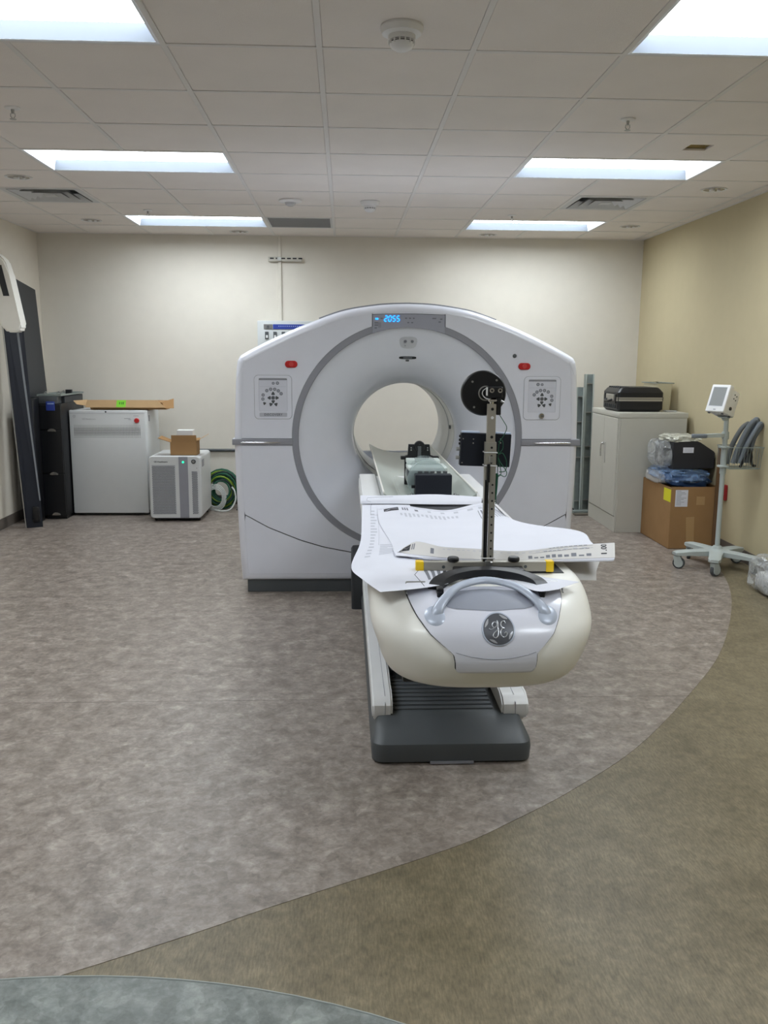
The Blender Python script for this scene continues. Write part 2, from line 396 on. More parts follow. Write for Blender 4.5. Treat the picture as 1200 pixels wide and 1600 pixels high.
# cross bars (short) and main bars
for x in xs[1:-1]:
    k = idx(x, G0X)
    segs = []; start = YF
    for kx, row, *_ in sorted(LIGHTS, key=lambda q: q[1]):
        if k == kx+1:
            segs.append((start, G0Y+T*row)); start = G0Y+T*(row+1)
    segs.append((start, YB))
    for a, c in segs: MB().box(x-0.012, x+0.012, a, c, HC-0.0015, HC+0.03).build('ceiling_grid_bar', M_tbar, ceil, smooth=False)
for y in ys[1:-1]:
    MB().box(XL, XR, y-0.012, y+0.012, HC-0.0012, HC+0.03).build('ceiling_grid_bar', M_tbar, ceil, smooth=False)
for bx in ((XL, XL+0.022, YF, YB), (XR-0.022, XR, YF, YB), (XL, XR, YB-0.022, YB)):
    MB().box(*bx, HC-0.002, HC+0.03).build('wall_angle', M_tbar, ceil, smooth=False)
# ---- troffers
pos_words = {('behind', 'left'): 'recessed fluorescent ceiling light behind the camera on the left', ('behind', 'right'): 'recessed fluorescent ceiling light behind the camera on the right',
             ('front', 'left'): 'large recessed fluorescent ceiling light cut off by the top left corner', ('front', 'right'): 'large recessed fluorescent ceiling light cut off by the top right corner',
             ('middle', 'left'): 'recessed fluorescent ceiling light, middle one of the left-hand row', ('middle', 'right'): 'recessed fluorescent ceiling light beside the square ceiling hole',
             ('rear', 'left'): 'recessed fluorescent ceiling light near back wall beside the grey ceiling grille', ('rear', 'right'): 'recessed fluorescent ceiling light near back wall on the right'}
M_trof = mat('troffer_white_enamel', (232, 236, 242), 0.35, coat=0.2)
M_trofshade = mat('troffer_side_shade', (98, 104, 112), 0.6)  # shading of the long troffer sides put into a darker grey
proto = None
for kx, row, yy, side in LIGHTS:
    cx, cy = G0X+T*(kx+1), G0Y+T*(row+0.5)
    if proto is None:
        t = thing('ceiling_light', pos_words[(yy, side)], 'ceiling light', (cx, cy, HC), group='recessed fluorescent lights in the ceiling')
        hw, hd, dz = T-0.012, T/2-0.012, 0.07
        b = MB()
        rows = []
        for f, z in ((0.0, -0.002), (-0.012, 0.0), (-0.030, dz)):
            a, c = hw+f, hd+f; rows.append([(-a, -c, z), (a, -c, z), (a, c, z), (-a, c, z)])
        b.grid(rows, True); a, c = hw+0.002, hd+0.002
        b.grid([[(-a, -c, -0.002), (a, -c, -0.002), (a, c, -0.002), (-a, c, -0.002)], [(-a, -c, dz+0.02), (a, -c, dz+0.02), (a, c, dz+0.02), (-a, c, dz+0.02)]], True)
        b.face([(-a, -c, dz+0.02), (a, -c, dz+0.02), (a, c, dz+0.02), (-a, c, dz+0.02)])
        b.build('housing', M_trof, t, smooth=False, local=True)
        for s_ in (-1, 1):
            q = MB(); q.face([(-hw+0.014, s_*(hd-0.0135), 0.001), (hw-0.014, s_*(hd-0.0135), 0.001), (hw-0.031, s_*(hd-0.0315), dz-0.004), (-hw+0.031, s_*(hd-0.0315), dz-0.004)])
            q.build('side_shade', M_trofshade, t, smooth=False, local=True)  # thin sheet over the white housing, carries the painted shade
        a, c = hw-0.031, hd-0.031
        MB().box(-a, a, -c, c, dz-0.006, dz).build('lens', M_lamp, t, smooth=False, local=True)
        proto = t
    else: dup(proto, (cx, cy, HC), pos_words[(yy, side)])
# ---- air diffusers (louvred)
M_vent = mat('vent_enamel', (196, 197, 197), 0.45)
def louvre(cx, cy, label):
    t = thing('air_diffuser', label, 'air vent', (cx, cy, HC), group='square louvred air diffusers'); h = T/2-0.012
    b = MB()
    b.grid([[(-h, -h, -0.002), (h, -h, -0.002), (h, h, -0.002), (-h, h, -0.002)], [(-h+0.045, -h+0.045, -0.002), (h-0.045, -h+0.045, -0.002), (h-0.045, h-0.045, -0.002), (-h+0.045, h-0.045, -0.002)],
            [(-h+0.05, -h+0.05, 0.10), (h-0.05, -h+0.05, 0.10), (h-0.05, h-0.05, 0.10), (-h+0.05, h-0.05, 0.10)]], True)
    b.build('frame', M_vent, t, smooth=False, local=True)
    MB().box(-h+0.05, h-0.05, -h+0.05, h-0.05, 0.098, 0.102).build('duct_opening', M_seam, t, smooth=False, local=True)
    for k in range(3):
        a = h-0.055-0.066*k; i_ = a-0.058; z0, z1 = -0.003+0.0*k, 0.045
        b = MB(); b.grid([[(-a, -a, z0), (a, -a, z0), (a, a, z0), (-a, a, z0)], [(-i_, -i_, z1), (i_, -i_, z1), (i_, i_, z1), (-i_, i_, z1)], [(-i_, -i_, z1+0.002), (i_, -i_, z1+0.002), (i_, i_, z1+0.002), (-i_, i_, z1+0.002)], [(-a, -a, z0+0.003), (a, -a, z0+0.003), (a, a, z0+0.003), (-a, a, z0+0.003)]], True)
        b.build('louvre', M_vent, t, smooth=False, local=True)
    a = h-0.055-0.066*3
    MB().box(-a, a, -a, a, -0.004, 0.0, 0.001, 1).build('centre_plate', M_vent, t, smooth=False, local=True)
    return t
louvre(G0X+T*(LOUV[0][0]+0.5), G0Y+T*(LOUV[0][1]+0.5), 'square louvred air diffuser in the ceiling at the left')
louvre(G0X+T*(LOUV[1][0]+0.5), G0Y+T*(LOUV[1][1]+0.5), 'square louvred air diffuser in the ceiling at the right')
# grey return grille
gx, gy = G0X+T*(GRILLE[0]+0.5), G0Y+T*(GRILLE[1]+0.5)
t = thing('return_grille', 'flat grey return air grille beside the rear left light', 'air vent', (gx, gy, HC)); h = T/2-0.012
b = MB(); 
for bx in ((-h, h, -h, -h+0.02), (-h, h, h-0.02, h), (-h, -h+0.02, -h+0.02, h-0.02), (h-0.02, h, -h+0.02, h-0.02)): b.box(*bx, -0.002, 0.012)
b.build('frame', M_vent, t, smooth=False, local=True)
MB().box(-h+0.02, h-0.02, -h+0.02, h-0.02, 0.014, 0.016).build('backing', mat('grille_grey', (120, 120, 122), 0.7), t, smooth=False, local=True)
for k in range(28):
    y = -h+0.03+k*(2*h-0.06)/27
    MB().box(-h+0.02, h-0.02, y-0.004, y+0.004, 0.0, 0.012).build('slat', mat('grille_slat', (150, 150, 151), 0.6), t, smooth=False, local=True)
# tile with a square hole cut
x0, x1 = G0X+T*HOLE[0]+gapw, G0X+T*(HOLE[0]+1)-gapw; y0, y1 = G0Y+T*HOLE[1]+gapw, G0Y+T*(HOLE[1]+1)-gapw
hx0, hx1, hy0, hy1 = 2.005, 2.145, 5.28, 5.42
b = MB()
for bx in ((x0, hx0, y0, y1), (hx1, x1, y0, y1), (hx0, hx1, y0, hy0), (hx0, hx1, hy1, y1)): b.box(*bx, HC+0.001, HC+0.016)
b.build('ceiling_tile', M_tile, ceil, smooth=False, label='ceiling tile with a small square hole')
b = MB(); b.grid([[(hx0, hy0, HC+0.012), (hx1, hy0, HC+0.012), (hx1, hy1, HC+0.012), (hx0, hy1, HC+0.012)], [(hx0, hy0, HC+0.09), (hx1, hy0, HC+0.09), (hx1, hy1, HC+0.09), (hx0, hy1, HC+0.09)]], True)
b.face([(hx0, hy0, HC+0.09), (hx1, hy0, HC+0.09), (hx1, hy1, HC+0.09), (hx0, hy1, HC+0.09)])
b.build('hole_lining', M_hole, ceil, smooth=False)
# ---- detectors, sprinklers, downlights, speaker
def detector(x, y, s, label, horn=False):
    t = thing('smoke_detector', label, 'smoke detector', (x, y, HC), group='smoke detectors')
    MB().lathe([(0, 0), (0.080*s, 0), (0.082*s, -0.008*s), (0.074*s, -0.028*s), (0.056*s, -0.034*s), (0.0, -0.034*s)], (0, 0, 0), n=36).build('base', M_white2, t, local=True)
    MB().lathe([(0.052*s, -0.034*s), (0.052*s, -0.05*s), (0.047*s, -0.052*s)], (0, 0, 0), n=32).lathe([(0.047*s, -0.062*s), (0.040*s, -0.076*s), (0.022*s, -0.086*s), (0, -0.088*s)], (0, 0, 0), n=32).build('head', M_white2, t, local=True)
    MB().lathe([(0.044*s, -0.05*s), (0.042*s, -0.064*s)], (0, 0, 0), n=24).build('sensor_chamber', M_seam, t, local=True)
    for k in range(14):
        a = 2*PI*k/14; c, sn = math.cos(a), math.sin(a)
        for zz, r in ((-0.057*s, 0.0475*s),):
            MB().box(-0.0022*s, 0.0022*s, -0.0022*s, 0.0022*s, -0.009*s, 0.009*s, M=Matrix.Translation((r*c, r*sn, zz)) @ Matrix.Rotation(a, 4, 'Z')).build('rib', M_white2, t, smooth=False, local=True)
    for k, (r, zz) in enumerate(((0.0495*s, -0.055*s), (0.047*s, -0.060*s))):
        MB().lathe([(r, zz), (r, zz-0.0025*s)], (0, 0, 0), n=32).build('ring', M_white2, t, local=True)
    return t
detector(0.216, 3.55, 1.0, 'large white smoke detector at the top of the picture, nearest the camera')
detector(0.202, 7.30, 0.95, 'small white smoke detector above the scanner, farther back in the ceiling')
spr = None
for x, y, l in ((-1.667, 4.76, 'ceiling sprinkler head near the left edge of the photo'), (1.468, 4.76, 'ceiling sprinkler head in front of the middle right light'),
                (-1.674, 7.86, 'far ceiling sprinkler head above the rear left light'), (1.45, 7.865, 'far ceiling sprinkler head above the rear right light')):
    if spr is None:
        spr = thing('sprinkler_head', l, 'sprinkler', (x, y, HC), group='ceiling sprinkler heads')
        MB().lathe([(0, 0), (0.038, 0), (0.036, -0.006), (0.014, -0.010), (0, -0.010)], (0, 0, 0), n=24).build('escutcheon', M_white2, spr, local=True)
        MB().cyl((0, 0, -0.008), (0, 0, -0.030), 0.009, 0.007, 12).build('body', M_steel, spr, local=True)
        MB().tube([(-0.010, 0, -0.028), (-0.012, 0, -0.042), (0, 0, -0.055)], 0.0022, 6).build('yoke', M_steel, spr, local=True)
        MB().tube([(0.010, 0, -0.028), (0.012, 0, -0.042), (0, 0, -0.055)], 0.0022, 6).build('yoke', M_steel, spr, local=True)
        MB().lathe([(0, -0.055), (0.016, -0.055), (0.016, -0.057), (0, -0.057)], (0, 0, 0), n=16).build('deflector', M_steel, spr, local=True)
    else: dup(spr, (x, y, HC), l)
M_refl = mat('reflector_metal', (178, 174, 168), 0.22, metal=0.8)
dl = None
for x, y, l in ((-2.275, 6.53, 'unlit round recessed downlight near the left air diffuser'), (2.70, 6.60, 'unlit round recessed downlight nearest the right wall'),
                (-2.32, 8.48, 'unlit round recessed downlight left of the rear left light'), (-1.05, 9.10, 'unlit round recessed downlight near back wall left of the wall conduit'),
                (1.44, 9.10, 'unlit round recessed downlight near back wall under the rear right light'), (2.67, 8.43, 'unlit round recessed downlight right of the rear right light')):
    if dl is None:
        dl = thing('downlight', l, 'downlight', (x, y, HC), group='unlit round recessed downlights')
        MB().lathe([(0.092, 0.0), (0.094, -0.004), (0.078, -0.003), (0.074, 0.0)], (0, 0, 0), n=32).build('trim_ring', M_white2, dl, local=True)
        MB().lathe([(0.075, -0.001), (0.066, 0.0), (0.050, -0.0), (0.048, -0.0015), (0.0, -0.0015)], (0, 0, 0), n=32).build('reflector', M_refl, dl, local=True)
        MB().lathe([(0.020, 0.0), (0.020, -0.014), (0.0, -0.016)], (-0.015, 0, 0), n=16).build('bulb', M_white2, dl, local=True)
        MB().cyl((0.035, 0, -0.002), (0.035, 0, -0.010), 0.012, n=12).build('socket', M_white2, dl, local=True)
    else: dup(dl, (x, y, HC), l)
t = thing('ceiling_speaker', 'round white dome fitting in the ceiling above the gantry', 'ceiling speaker', (-0.43, 7.29, HC))
MB().lathe([(0, 0), (0.092, 0), (0.092, -0.01), (0.078, -0.018), (0, -0.02)], (0, 0, 0), n=32).build('rim', M_white2, t, local=True)
MB().lathe([(0.045, -0.018), (0.038, -0.036), (0.02, -0.045), (0, -0.047)], (0, 0, 0), n=24).build('dome', mat('dome_plastic', (190, 190, 192), 0.2), t, local=True)

# ---- back wall fittings
b = MB(); b.box(-0.684, -0.652, YB-0.02, YB, 0.9, HC, 0.003, 1)
tag(b.build('wall_conduit', M_wall), 'cream vertical raceway running down the back wall from the ceiling', 'conduit')
t = thing('strut_bracket', 'short slotted metal channel across the wall raceway below the ceiling', 'bracket', (-0.62, YB-0.02, 2.55))
b = MB(); b.box(-0.785, -0.44, YB-0.045, YB-0.02, 2.53, 2.575, 0.003, 1); b.build('channel', mat('wall_channel', (190, 186, 176), 0.5), t)
for k in range(6):
    x = -0.765+0.058*k
    MB().box(x, x+0.04, YB-0.0475, YB-0.0445, 2.553, 2.566).build('slot', M_seam, t, smooth=False)
MB().box(-0.69, -0.648, YB-0.056, YB-0.045, 2.535, 2.572, 0.003, 1).build('clamp', M_steel, t)
t = thing('electrical_enclosure', 'grey power control panel with blue nameplate behind the scanner', 'control panel', (-0.55, YB-0.08, 1.2))
MB().box(-0.895, -0.30, YB-0.16, YB, 1.15, 1.93, 0.006, 2).build('enclosure', mat('panel_grey_white', (196, 200, 200), 0.5), t)
MB().box(-0.83, -0.74, YB-0.166, YB-0.16, 1.845, 1.895, 0.002, 1).build('gauge_plate', mat('plate_grey', (120, 120, 118), 0.5), t)
MB().cyl((-0.785, YB-0.172, 1.868), (-0.785, YB-0.164, 1.868), 0.014, n=16).build('gauge', M_dark, t)
MB().box(-0.735, -0.36, YB-0.166, YB-0.16, 1.845, 1.895, 0.002, 1).build('nameplate', M_blue, t)
for k in range(12):
    x = -0.68+0.021*k
    MB().box(x, x+0.012, YB-0.1675, YB-0.166, 1.872, 1.880).build('print_mark', mat('plate_print', (150, 165, 215), 0.6), t, smooth=False)
for k in range(4):
    x = -0.80+k*0.085
    MB().box(x-0.018, x+0.018, YB-0.168, YB-0.16, 1.745, 1.82, 0.002, 1).build('switch_plate', M_dark, t)
    MB().box(x-0.008, x+0.012, YB-0.176, YB-0.168, 1.755, 1.785, 0.002, 1).build('switch', M_white2, t)
b = MB(); b.cyl((-1.62, YB-0.016, 0.585), (-0.30, YB-0.016, 0.585), 0.015, n=12)
tag(b.build('horizontal_pipe', M_dark), 'thin dark horizontal pipe along the back wall left of the scanner', 'pipe')

# ================================================================== GANTRY (PET/CT scanner)
GC, GZ, GY0, GY1 = 0.41, 1.042, 5.72, 7.20
half = [(1.100, 0.085), (1.112, 0.30), (1.122, 0.56), (1.130, 0.85), (1.131, 1.02), (1.124, 1.226), (1.112, 1.45), (1.103, 1.528), (1.092, 1.553), (1.070, 1.577), (0.965, 1.634), (0.86, 1.685), (0.75, 1.734), (0.67, 1.768), (0.475, 1.840), (0.36, 1.870), (0.2, 1.894), (0.1, 1.902)]
hs = [half[0]]+[(p.x, p.y) for p in crom([(x, z, 0) for x, z in half[1:]], 4)]
outR = [(GC+x, z) for x, z in hs]
outline = outR+[(GC, 1.905)]+[(2*GC-x, z) for x, z in outR[::-1]]            # open at the bottom
def inset(pts, d, close=True):
    n = len(pts); out = []
    for i in range(n):
        a = Vector(pts[i-1] if (close or i > 0) else pts[i]); c = Vector(pts[(i+1) % n] if (close or i < n-1) else pts[i]); b_ = Vector(pts[i])
        e1 = (b_-a); e2_ = (c-b_)
        n1 = Vector((-e1.y, e1.x)).normalized() if e1.length > 1e-7 else None; n2 = Vector((-e2_.y, e2_.x)).normalized() if e2_.length > 1e-7 else None
        if n1 is None: n1 = n2
        if n2 is None: n2 = n1
        m = (n1+n2).normalized(); k = d/max(m.dot(n1), 0.5)
        out.append((b_.x+m.x*k, b_.y+m.y*k))
    return out
BN = 0.048
inn = inset(outline, BN, True)
gan = thing('scanner_gantry', 'large white ring-shaped PET/CT scanner gantry with round bore', 'medical scanner', (GC, 6.4, 0))
# shell: bullnose and sides
b = MB(); rows = []
for k in range(7):
    a = PI/2*k/6; q = inset(outline, BN*(1-math.sin(a)), True); rows.append([(x, GY0+BN*(1-math.cos(a)), z) for x, z in q])
rows.append([(x, GY1-0.04, z) for x, z in outline]); q = inset(outline, 0.04); rows.append([(x, GY1, z) for x, z in q])
# holes at the back: ring to the bore
cen = Vector((GC, GZ)); back = []
for x, z in q:
    d = (Vector((x, z))-cen).normalized()*0.36; back.append((cen.x+d.x, GY1, cen.y+d.y))
rows.append(back)
b.grid(rows, True); b.build('shell', M_white, gan, ang=50)
# dark backing so the joints read recessed
RO, RI = 0.755, 0.712
plate('joint_backing', [[(x, z) for x, z in inset(outline, BN+0.002)], arc(GC, GZ, RO-0.03, 0, 2*PI*79/80, 79)], GY0+0.014, 0.01, M_seam, gan, bev=0)
def ring_ang(x): return math.acos(max(-1, min(1, (x-GC)/RO)))
g = 0.0022
# piece outlines: the inset outline split where the joints cross it
def part_of(poly, zlo=None, zhi=None, xlo=None, xhi=None):
    """clip a closed polygon by axis-aligned limits"""
    def clip(P, f, ip):
        out = []
        for i in range(len(P)):
            a, c = P[i-1], P[i]
            if f(c):
                if not f(a): out.append(ip(a, c))
                out.append(c)
            elif f(a): out.append(ip(a, c))
        return out
    def cut(P, ax, v, keep_hi):
        f = (lambda p: p[ax] >= v) if keep_hi else (lambda p: p[ax] <= v)
        def ip(a, c):
            t_ = (v-a[ax])/(c[ax]-a[ax]); return (a[0]+(c[0]-a[0])*t_, a[1]+(c[1]-a[1])*t_)
        return clip(P, f, ip)
    if zlo is not None: poly = cut(poly, 1, zlo, True)
    if zhi is not None: poly = cut(poly, 1, zhi, False)
    if xlo is not None: poly = cut(poly, 0, xlo, True)
    if xhi is not None: poly = cut(poly, 0, xhi, False)
    return poly
DX0, DX1 = 0.176, 0.644
BZ0, BZ1 = 0.998, 1.038
def outer_between(side, za, zb, x_lim=None):
    """points of the inset outline on one side, going up from za to zb"""
    pts = [p for p in inn if (p[0]-GC)*side > 0 and za <= p[1] <= zb]
    pts.sort(key=lambda p: p[1] if p[1] < 1.5 else 1.5+abs(p[0]-GC)*-1+10)
    return pts
def wing_upper(side):
    # outer border from band up over the shoulder to the display joint
    lim = abs((DX0 if side < 0 else DX1)-GC)+g
    pts = [(p[0], p[1]) for p in (inn if side > 0 else inn[::-1]) if (p[0]-GC)*side > lim and p[1] > BZ1+g]
    first = pts[0]; pts = [(first[0], BZ1+g)]+pts
    # end on the vertical joint
    ztop = max(p[1] for p in pts)+0.012
    pts.append((GC+side*lim, ztop))
    a_end = math.acos(lim/RO); a_start = math.asin((BZ1+g-GZ)/RO)
    ar = [(GC+side*RO*math.cos(a), GZ+RO*math.sin(a)) for a in [a_end+(a_start-a_end)*i/40 for i in range(41)]]
    return pts+ar
for side, nm in ((-1, 'left'), (1, 'right')):
    plate('upper_cover', [wing_upper(side)], GY0, 0.012, M_white, gan, bev=0.0015)
# seam height as a function of the distance from the centre
SE = [(0, 0.262), (0.20, 0.266), (0.373, 0.280), (0.55, 0.315), (0.705, 0.362), (0.915, 0.448), (1.03, 0.513), (1.13, 0.568)]
def seam_z(d):
    d = abs(d)
    for (a, za), (c, zc) in zip(SE, SE[1:]):
        if d <= c: return za+(zc-za)*(d-a)/(c-a)
    return SE[-1][1]
sxs = [GC-1.085+2.17*i/60 for i in range(61)]
# middle covers, one each side of the ring
for side in (-1, 1):
    xo = [p[0] for p in inn if (p[0]-GC)*side > 0 and abs(p[1]-0.85) < 0.1][0]
    xe = GC+side*0.004
    out = [(x, seam_z(x-GC)+g*1.6) for x in [xe+(GC+side*1.068-xe)*i/40 for i in range(41)]]
    out += [p for p in (inn if side > 0 else inn[::-1]) if (p[0]-GC)*side > 1.0 and 0.56 < p[1] < BZ0-g]+[((inn[[i for i, p in enumerate(inn) if p[1] > BZ0][0]][0] if side > 0 else 2*GC-inn[[i for i, p in enumerate(inn) if p[1] > BZ0][0]][0]), BZ0-g)]
    a0, a1 = math.asin((BZ0-g-GZ)/RO), -math.acos(0.004/RO)
    out += [(GC+side*RO*math.cos(a), GZ+RO*math.sin(a)) for a in [a0+(a1-a0)*i/50 for i in range(51)]]
    plate('middle_cover', [out], GY0, 0.012, M_white, gan, bev=0.0015)
lo = [(x, seam_z(x-GC)-g*1.6) for x in [GC-1.066+2.132*i/80 for i in range(81)]]
lowo = [p for p in inn if p[0] > GC and p[1] < 0.52]; lowl = [p for p in inn if p[0] < GC and p[1] < 0.52]
plate('lower_cover', [lo+lowo[::-1]+[(GC+1.05, 0.133), (GC-1.05, 0.133)]+lowl[::-1]], GY0, 0.012, M_white, gan, bev=0.0015)
# seam lip on the outer shell (dark notch at both ends)
for side in (-1, 1):
    MB().box(GC+side*1.1255-0.004, GC+side*1.1255+0.004, GY0+0.02, GY1-0.05, 0.563, 0.569).build('side_joint', M_seam, gan, smooth=False)
# ring and display
b = MB(); b.lathe([(RO-0.001, 0.004), (RO-0.001, -0.001), (RI+0.003, -0.001), (RI, 0.003), (RI, 0.01)], (GC, GY0, GZ), (0, 1, 0), n=128)
b.build('trim_ring', M_trimgrey, gan)
dtop = [(DX1-g+(DX0-DX1+2*g)*i/16, 1.838-0.10*((DX1-g+(DX0-DX1+2*g)*i/16)-GC)**2) for i in range(17)]
lim = (DX1-DX0)/2-g
ar = [(GC+RI*math.cos(a), GZ+RI*math.sin(a)) for a in [PI-math.acos(lim/RI)+(2*math.acos(lim/RI)-PI)*i/24 for i in range(25)]]
disp = plate('display_panel', [dtop+ar], GY0-0.005, 0.02, M_disp, gan, bev=0.002)
topc = [p for p in inn if abs(p[0]-GC) < lim and p[1] > 1.5]
zz = max(p[1] for p in wing_upper(1))
plate('display_hood', [[(DX1-g, zz)]+topc+[(DX0+g, zz)]+[(p[0], p[1]+0.003) for p in dtop[::-1]]], GY0, 0.012, M_white, gan, bev=0.0015)
# little dark strip that crowns the shell
b = MB(); crest = [p for p in outline if p[1] > 1.80]
b.tube([(x, GY0+0.09, z+0.002) for x, z in crest], 0.010, n=6); b.build('crown_seal', mat('crown_grey', (120, 122, 128), 0.5), gan)
# seven-segment digits 2055
SEG = {'2': 'abged', '0': 'abcdef', '5': 'afgcd'}
def digit(ch, x, z, wd, hd, th, y):
    b = MB(); sl = 0.12
    def bar(x0, z0, x1, z1):
        dx, dz = x1-x0, z1-z0; L = math.hypot(dx, dz); nx, nz = -dz/L*th/2, dx/L*th/2
        P = [(x0+nx, z0+nz), (x0-nx, z0-nz), (x1-nx, z1-nz), (x1+nx, z1+nz)]
        P = [(px+(pz-z)*sl, y, pz) for px, pz in P]; b.prism(P, (0, 0.002, 0))
    k = th*0.55
    D = {'a': (x+k, z+hd, x+wd-k, z+hd), 'b': (x+wd, z+hd-k, x+wd, z+hd/2+k), 'c': (x+wd, z+hd/2-k, x+wd, z+k), 'd': (x+k, z, x+wd-k, z), 'e': (x, z+hd/2-k, x, z+k), 'f': (x, z+hd-k, x, z+hd/2+k), 'g': (x+k, z+hd/2, x+wd-k, z+hd/2)}
    for s_ in SEG[ch]: bar(*D[s_])
    return b
for k, ch in enumerate('2055'):
    digit(ch, 0.252+0.0262*k, 1.792, 0.0165, 0.034, 0.0050, GY0-0.0078).build('digit', M_ledblue, disp, smooth=False)
for k, (dx, dz) in enumerate(((0.196, 1.802), (0.206, 1.802))):
    MB().box(dx, dx+0.007, GY0-0.0065, GY0-0.005, dz, dz+0.010).build('indicator', M_ledblue, disp, smooth=False)
lines = [(0.19, 0.215, 1.782), (0.19, 0.215, 1.768), (0.19, 0.205, 1.750), (0.385, 0.399, 1.812), (0.41, 0.424, 1.812), (0.435, 0.446, 1.812), (0.40, 0.412, 1.785), (0.425, 0.437, 1.785), (0.56, 0.585, 1.812), (0.61, 0.625, 1.808), (0.60, 0.615, 1.790), (0.228, 0.243, 1.81)]
for x0, x1, z in lines:
    MB().box(x0, x1, GY0-0.0062, GY0-0.005, z-0.004, z+0.004).build('printed_symbol', M_ink, disp, smooth=False)
MB().box(0.213, 0.232, GY0-0.0065, GY0-0.005, 1.752, 1.786).build('printed_symbol', M_trimgrey, disp, smooth=False)
# horizontal bands with handle
for side in (-1, 1):
    xa, xb = GC+side*(RO-0.006), GC+side*1.142
    b = MB(); b.box(min(xa, xb), max(xa, xb), GY0-0.010, GY0+0.40, BZ0, BZ1, 0.004, 2)
    bd = b.build('side_band', M_trimgrey, gan)
    cx = GC+side*0.955
    MB().sphere((cx, GY0-0.010, (BZ0+BZ1)/2-0.004), 1, 24, 10, (0.135, 0.010, 0.0085)).build('band_grip', M_chrome, bd)
# dish and bore
prof = [(RI, 0.004), (0.706, 0.012), (0.69, 0.024), (0.66, 0.040), (0.62, 0.058), (0.57, 0.082), (0.52, 0.110), (0.47, 0.145), (0.43, 0.185), (0.40, 0.225), (0.375, 0.275), (0.36, 0.32), (0.352, 0.37)]
pp = [(p.x, p.y) for p in crom([(r, h, 0) for r, h in prof], 3)]
MB().lathe(pp, (GC, GY0, GZ), (0, 1, 0), n=128).build('bore_funnel', M_white, gan, ang=60)
M_bore = mat('bore_liner', (204, 206, 206), 0.35, coat=0.2)
MB().lathe([(0.352, 0.372), (0.350, 0.374), (0.350, 0.66)], (GC, GY0, GZ), (0, 1, 0), n=96).build('bore_liner', M_bore, gan)
MB().lathe([(0.350, 0.664), (0.346, 0.668), (0.346, 0.96)], (GC, GY0, GZ), (0, 1, 0), n=96).build('bore_liner', M_bore, gan)
MB().lathe([(0.347, 0.964), (0.35, 0.968), (0.35, 1.40), (0.353, 1.44), (0.365, 1.48)], (GC, GY0, GZ), (0, 1, 0), n=96).build('bore_liner', M_bore, gan)
for h in (0.371, 0.662, 0.962):
    MB().lathe([(0.352, h-0.003), (0.356, h), (0.352, h+0.003)], (GC, GY0, GZ), (0, 1, 0), n=96).build('bore_joint', M_seam, gan)
MB().box(GC+0.340, GC+0.349, GY0+0.55, GY0+0.60, GZ+0.02, GZ+0.045, 0.001, 1).build('laser_port', M_dark, gan)
# upper lens badge and slot in the funnel
def funnel_y(r):
    for (a, ha), (c, hc) in zip(pp, pp[1:]):
        if a >= r >= c: return GY0+ha+(hc-ha)*(a-r)/(a-c)
    return GY0
def on_funnel(name, pts, lift, m, par=None, **kw):
    b = MB(); P = []
    for x, z in pts:
        r = math.hypot(x-GC, z-GZ); P.append((x, funnel_y(r)-lift, z))
    b.prism(P, (0, 0.012, 0)); return b.build(name, m, par or gan, **kw)
def blob(cx, cz, wx, wz, n=24, p=3.0, taper=0.0):
    out = []
    for i in range(n):
        t_ = 2*PI*i/n; c, s_ = math.cos(t_), math.sin(t_)
        x = math.copysign(abs(c)**(2/p), c)*wx; z = math.copysign(abs(s_)**(2/p), s_)*wz
        out.append((cx+x*(1+taper*z/wz), cz+z))
    return out
bd = on_funnel('camera_badge', blob(0.412, 1.660, 0.056, 0.038, taper=0.12), 0.004, mat('badge_grey', (196, 198, 204), 0.35))
for x, z, r in ((0.392, 1.668, 0.010), (0.437, 1.668, 0.010), (0.392, 1.64, 0.003)):
    MB().cyl((x, funnel_y(z-GZ)-0.008, z), (x, funnel_y(z-GZ), z), r, n=16).build('lens', M_ink, bd)
on_funnel('laser_slot', blob(0.412, 1.563, 0.057, 0.0085, p=4), 0.003, M_black)
on_funnel('slot_window', blob(0.412, 1.5625, 0.030, 0.005, p=4), 0.0045, M_ink)
on_funnel('slot_sensor', blob(0.411, 1.545, 0.012, 0.006, p=4), 0.004, M_dark)
# stop buttons
for x, z in ((-0.344, 1.518), (1.165, 1.513)):
    bt = plate('stop_button', [rrect(x-0.040, x+0.040, z-0.022, z+0.022, 0.0215)], GY0-0.010, 0.012, M_red, gan, bev=0.004)
    MB().lathe([(0.0145, 0), (0.0145, -0.003), (0.012, -0.004), (0.010, -0.002), (0.0, -0.002)], (x, GY0-0.010, z), (0, 1, 0), n=20).build('button_centre', mat('red_centre', (205, 70, 66), 0.4), bt)
MB().lathe([(0.0, -0.008), (0.008, -0.008), (0.013, -0.004), (0.0135, 0)], (1.100, GY0, 1.579), (0, 1, 0), n=20).build('lock_button', M_dark, gan)
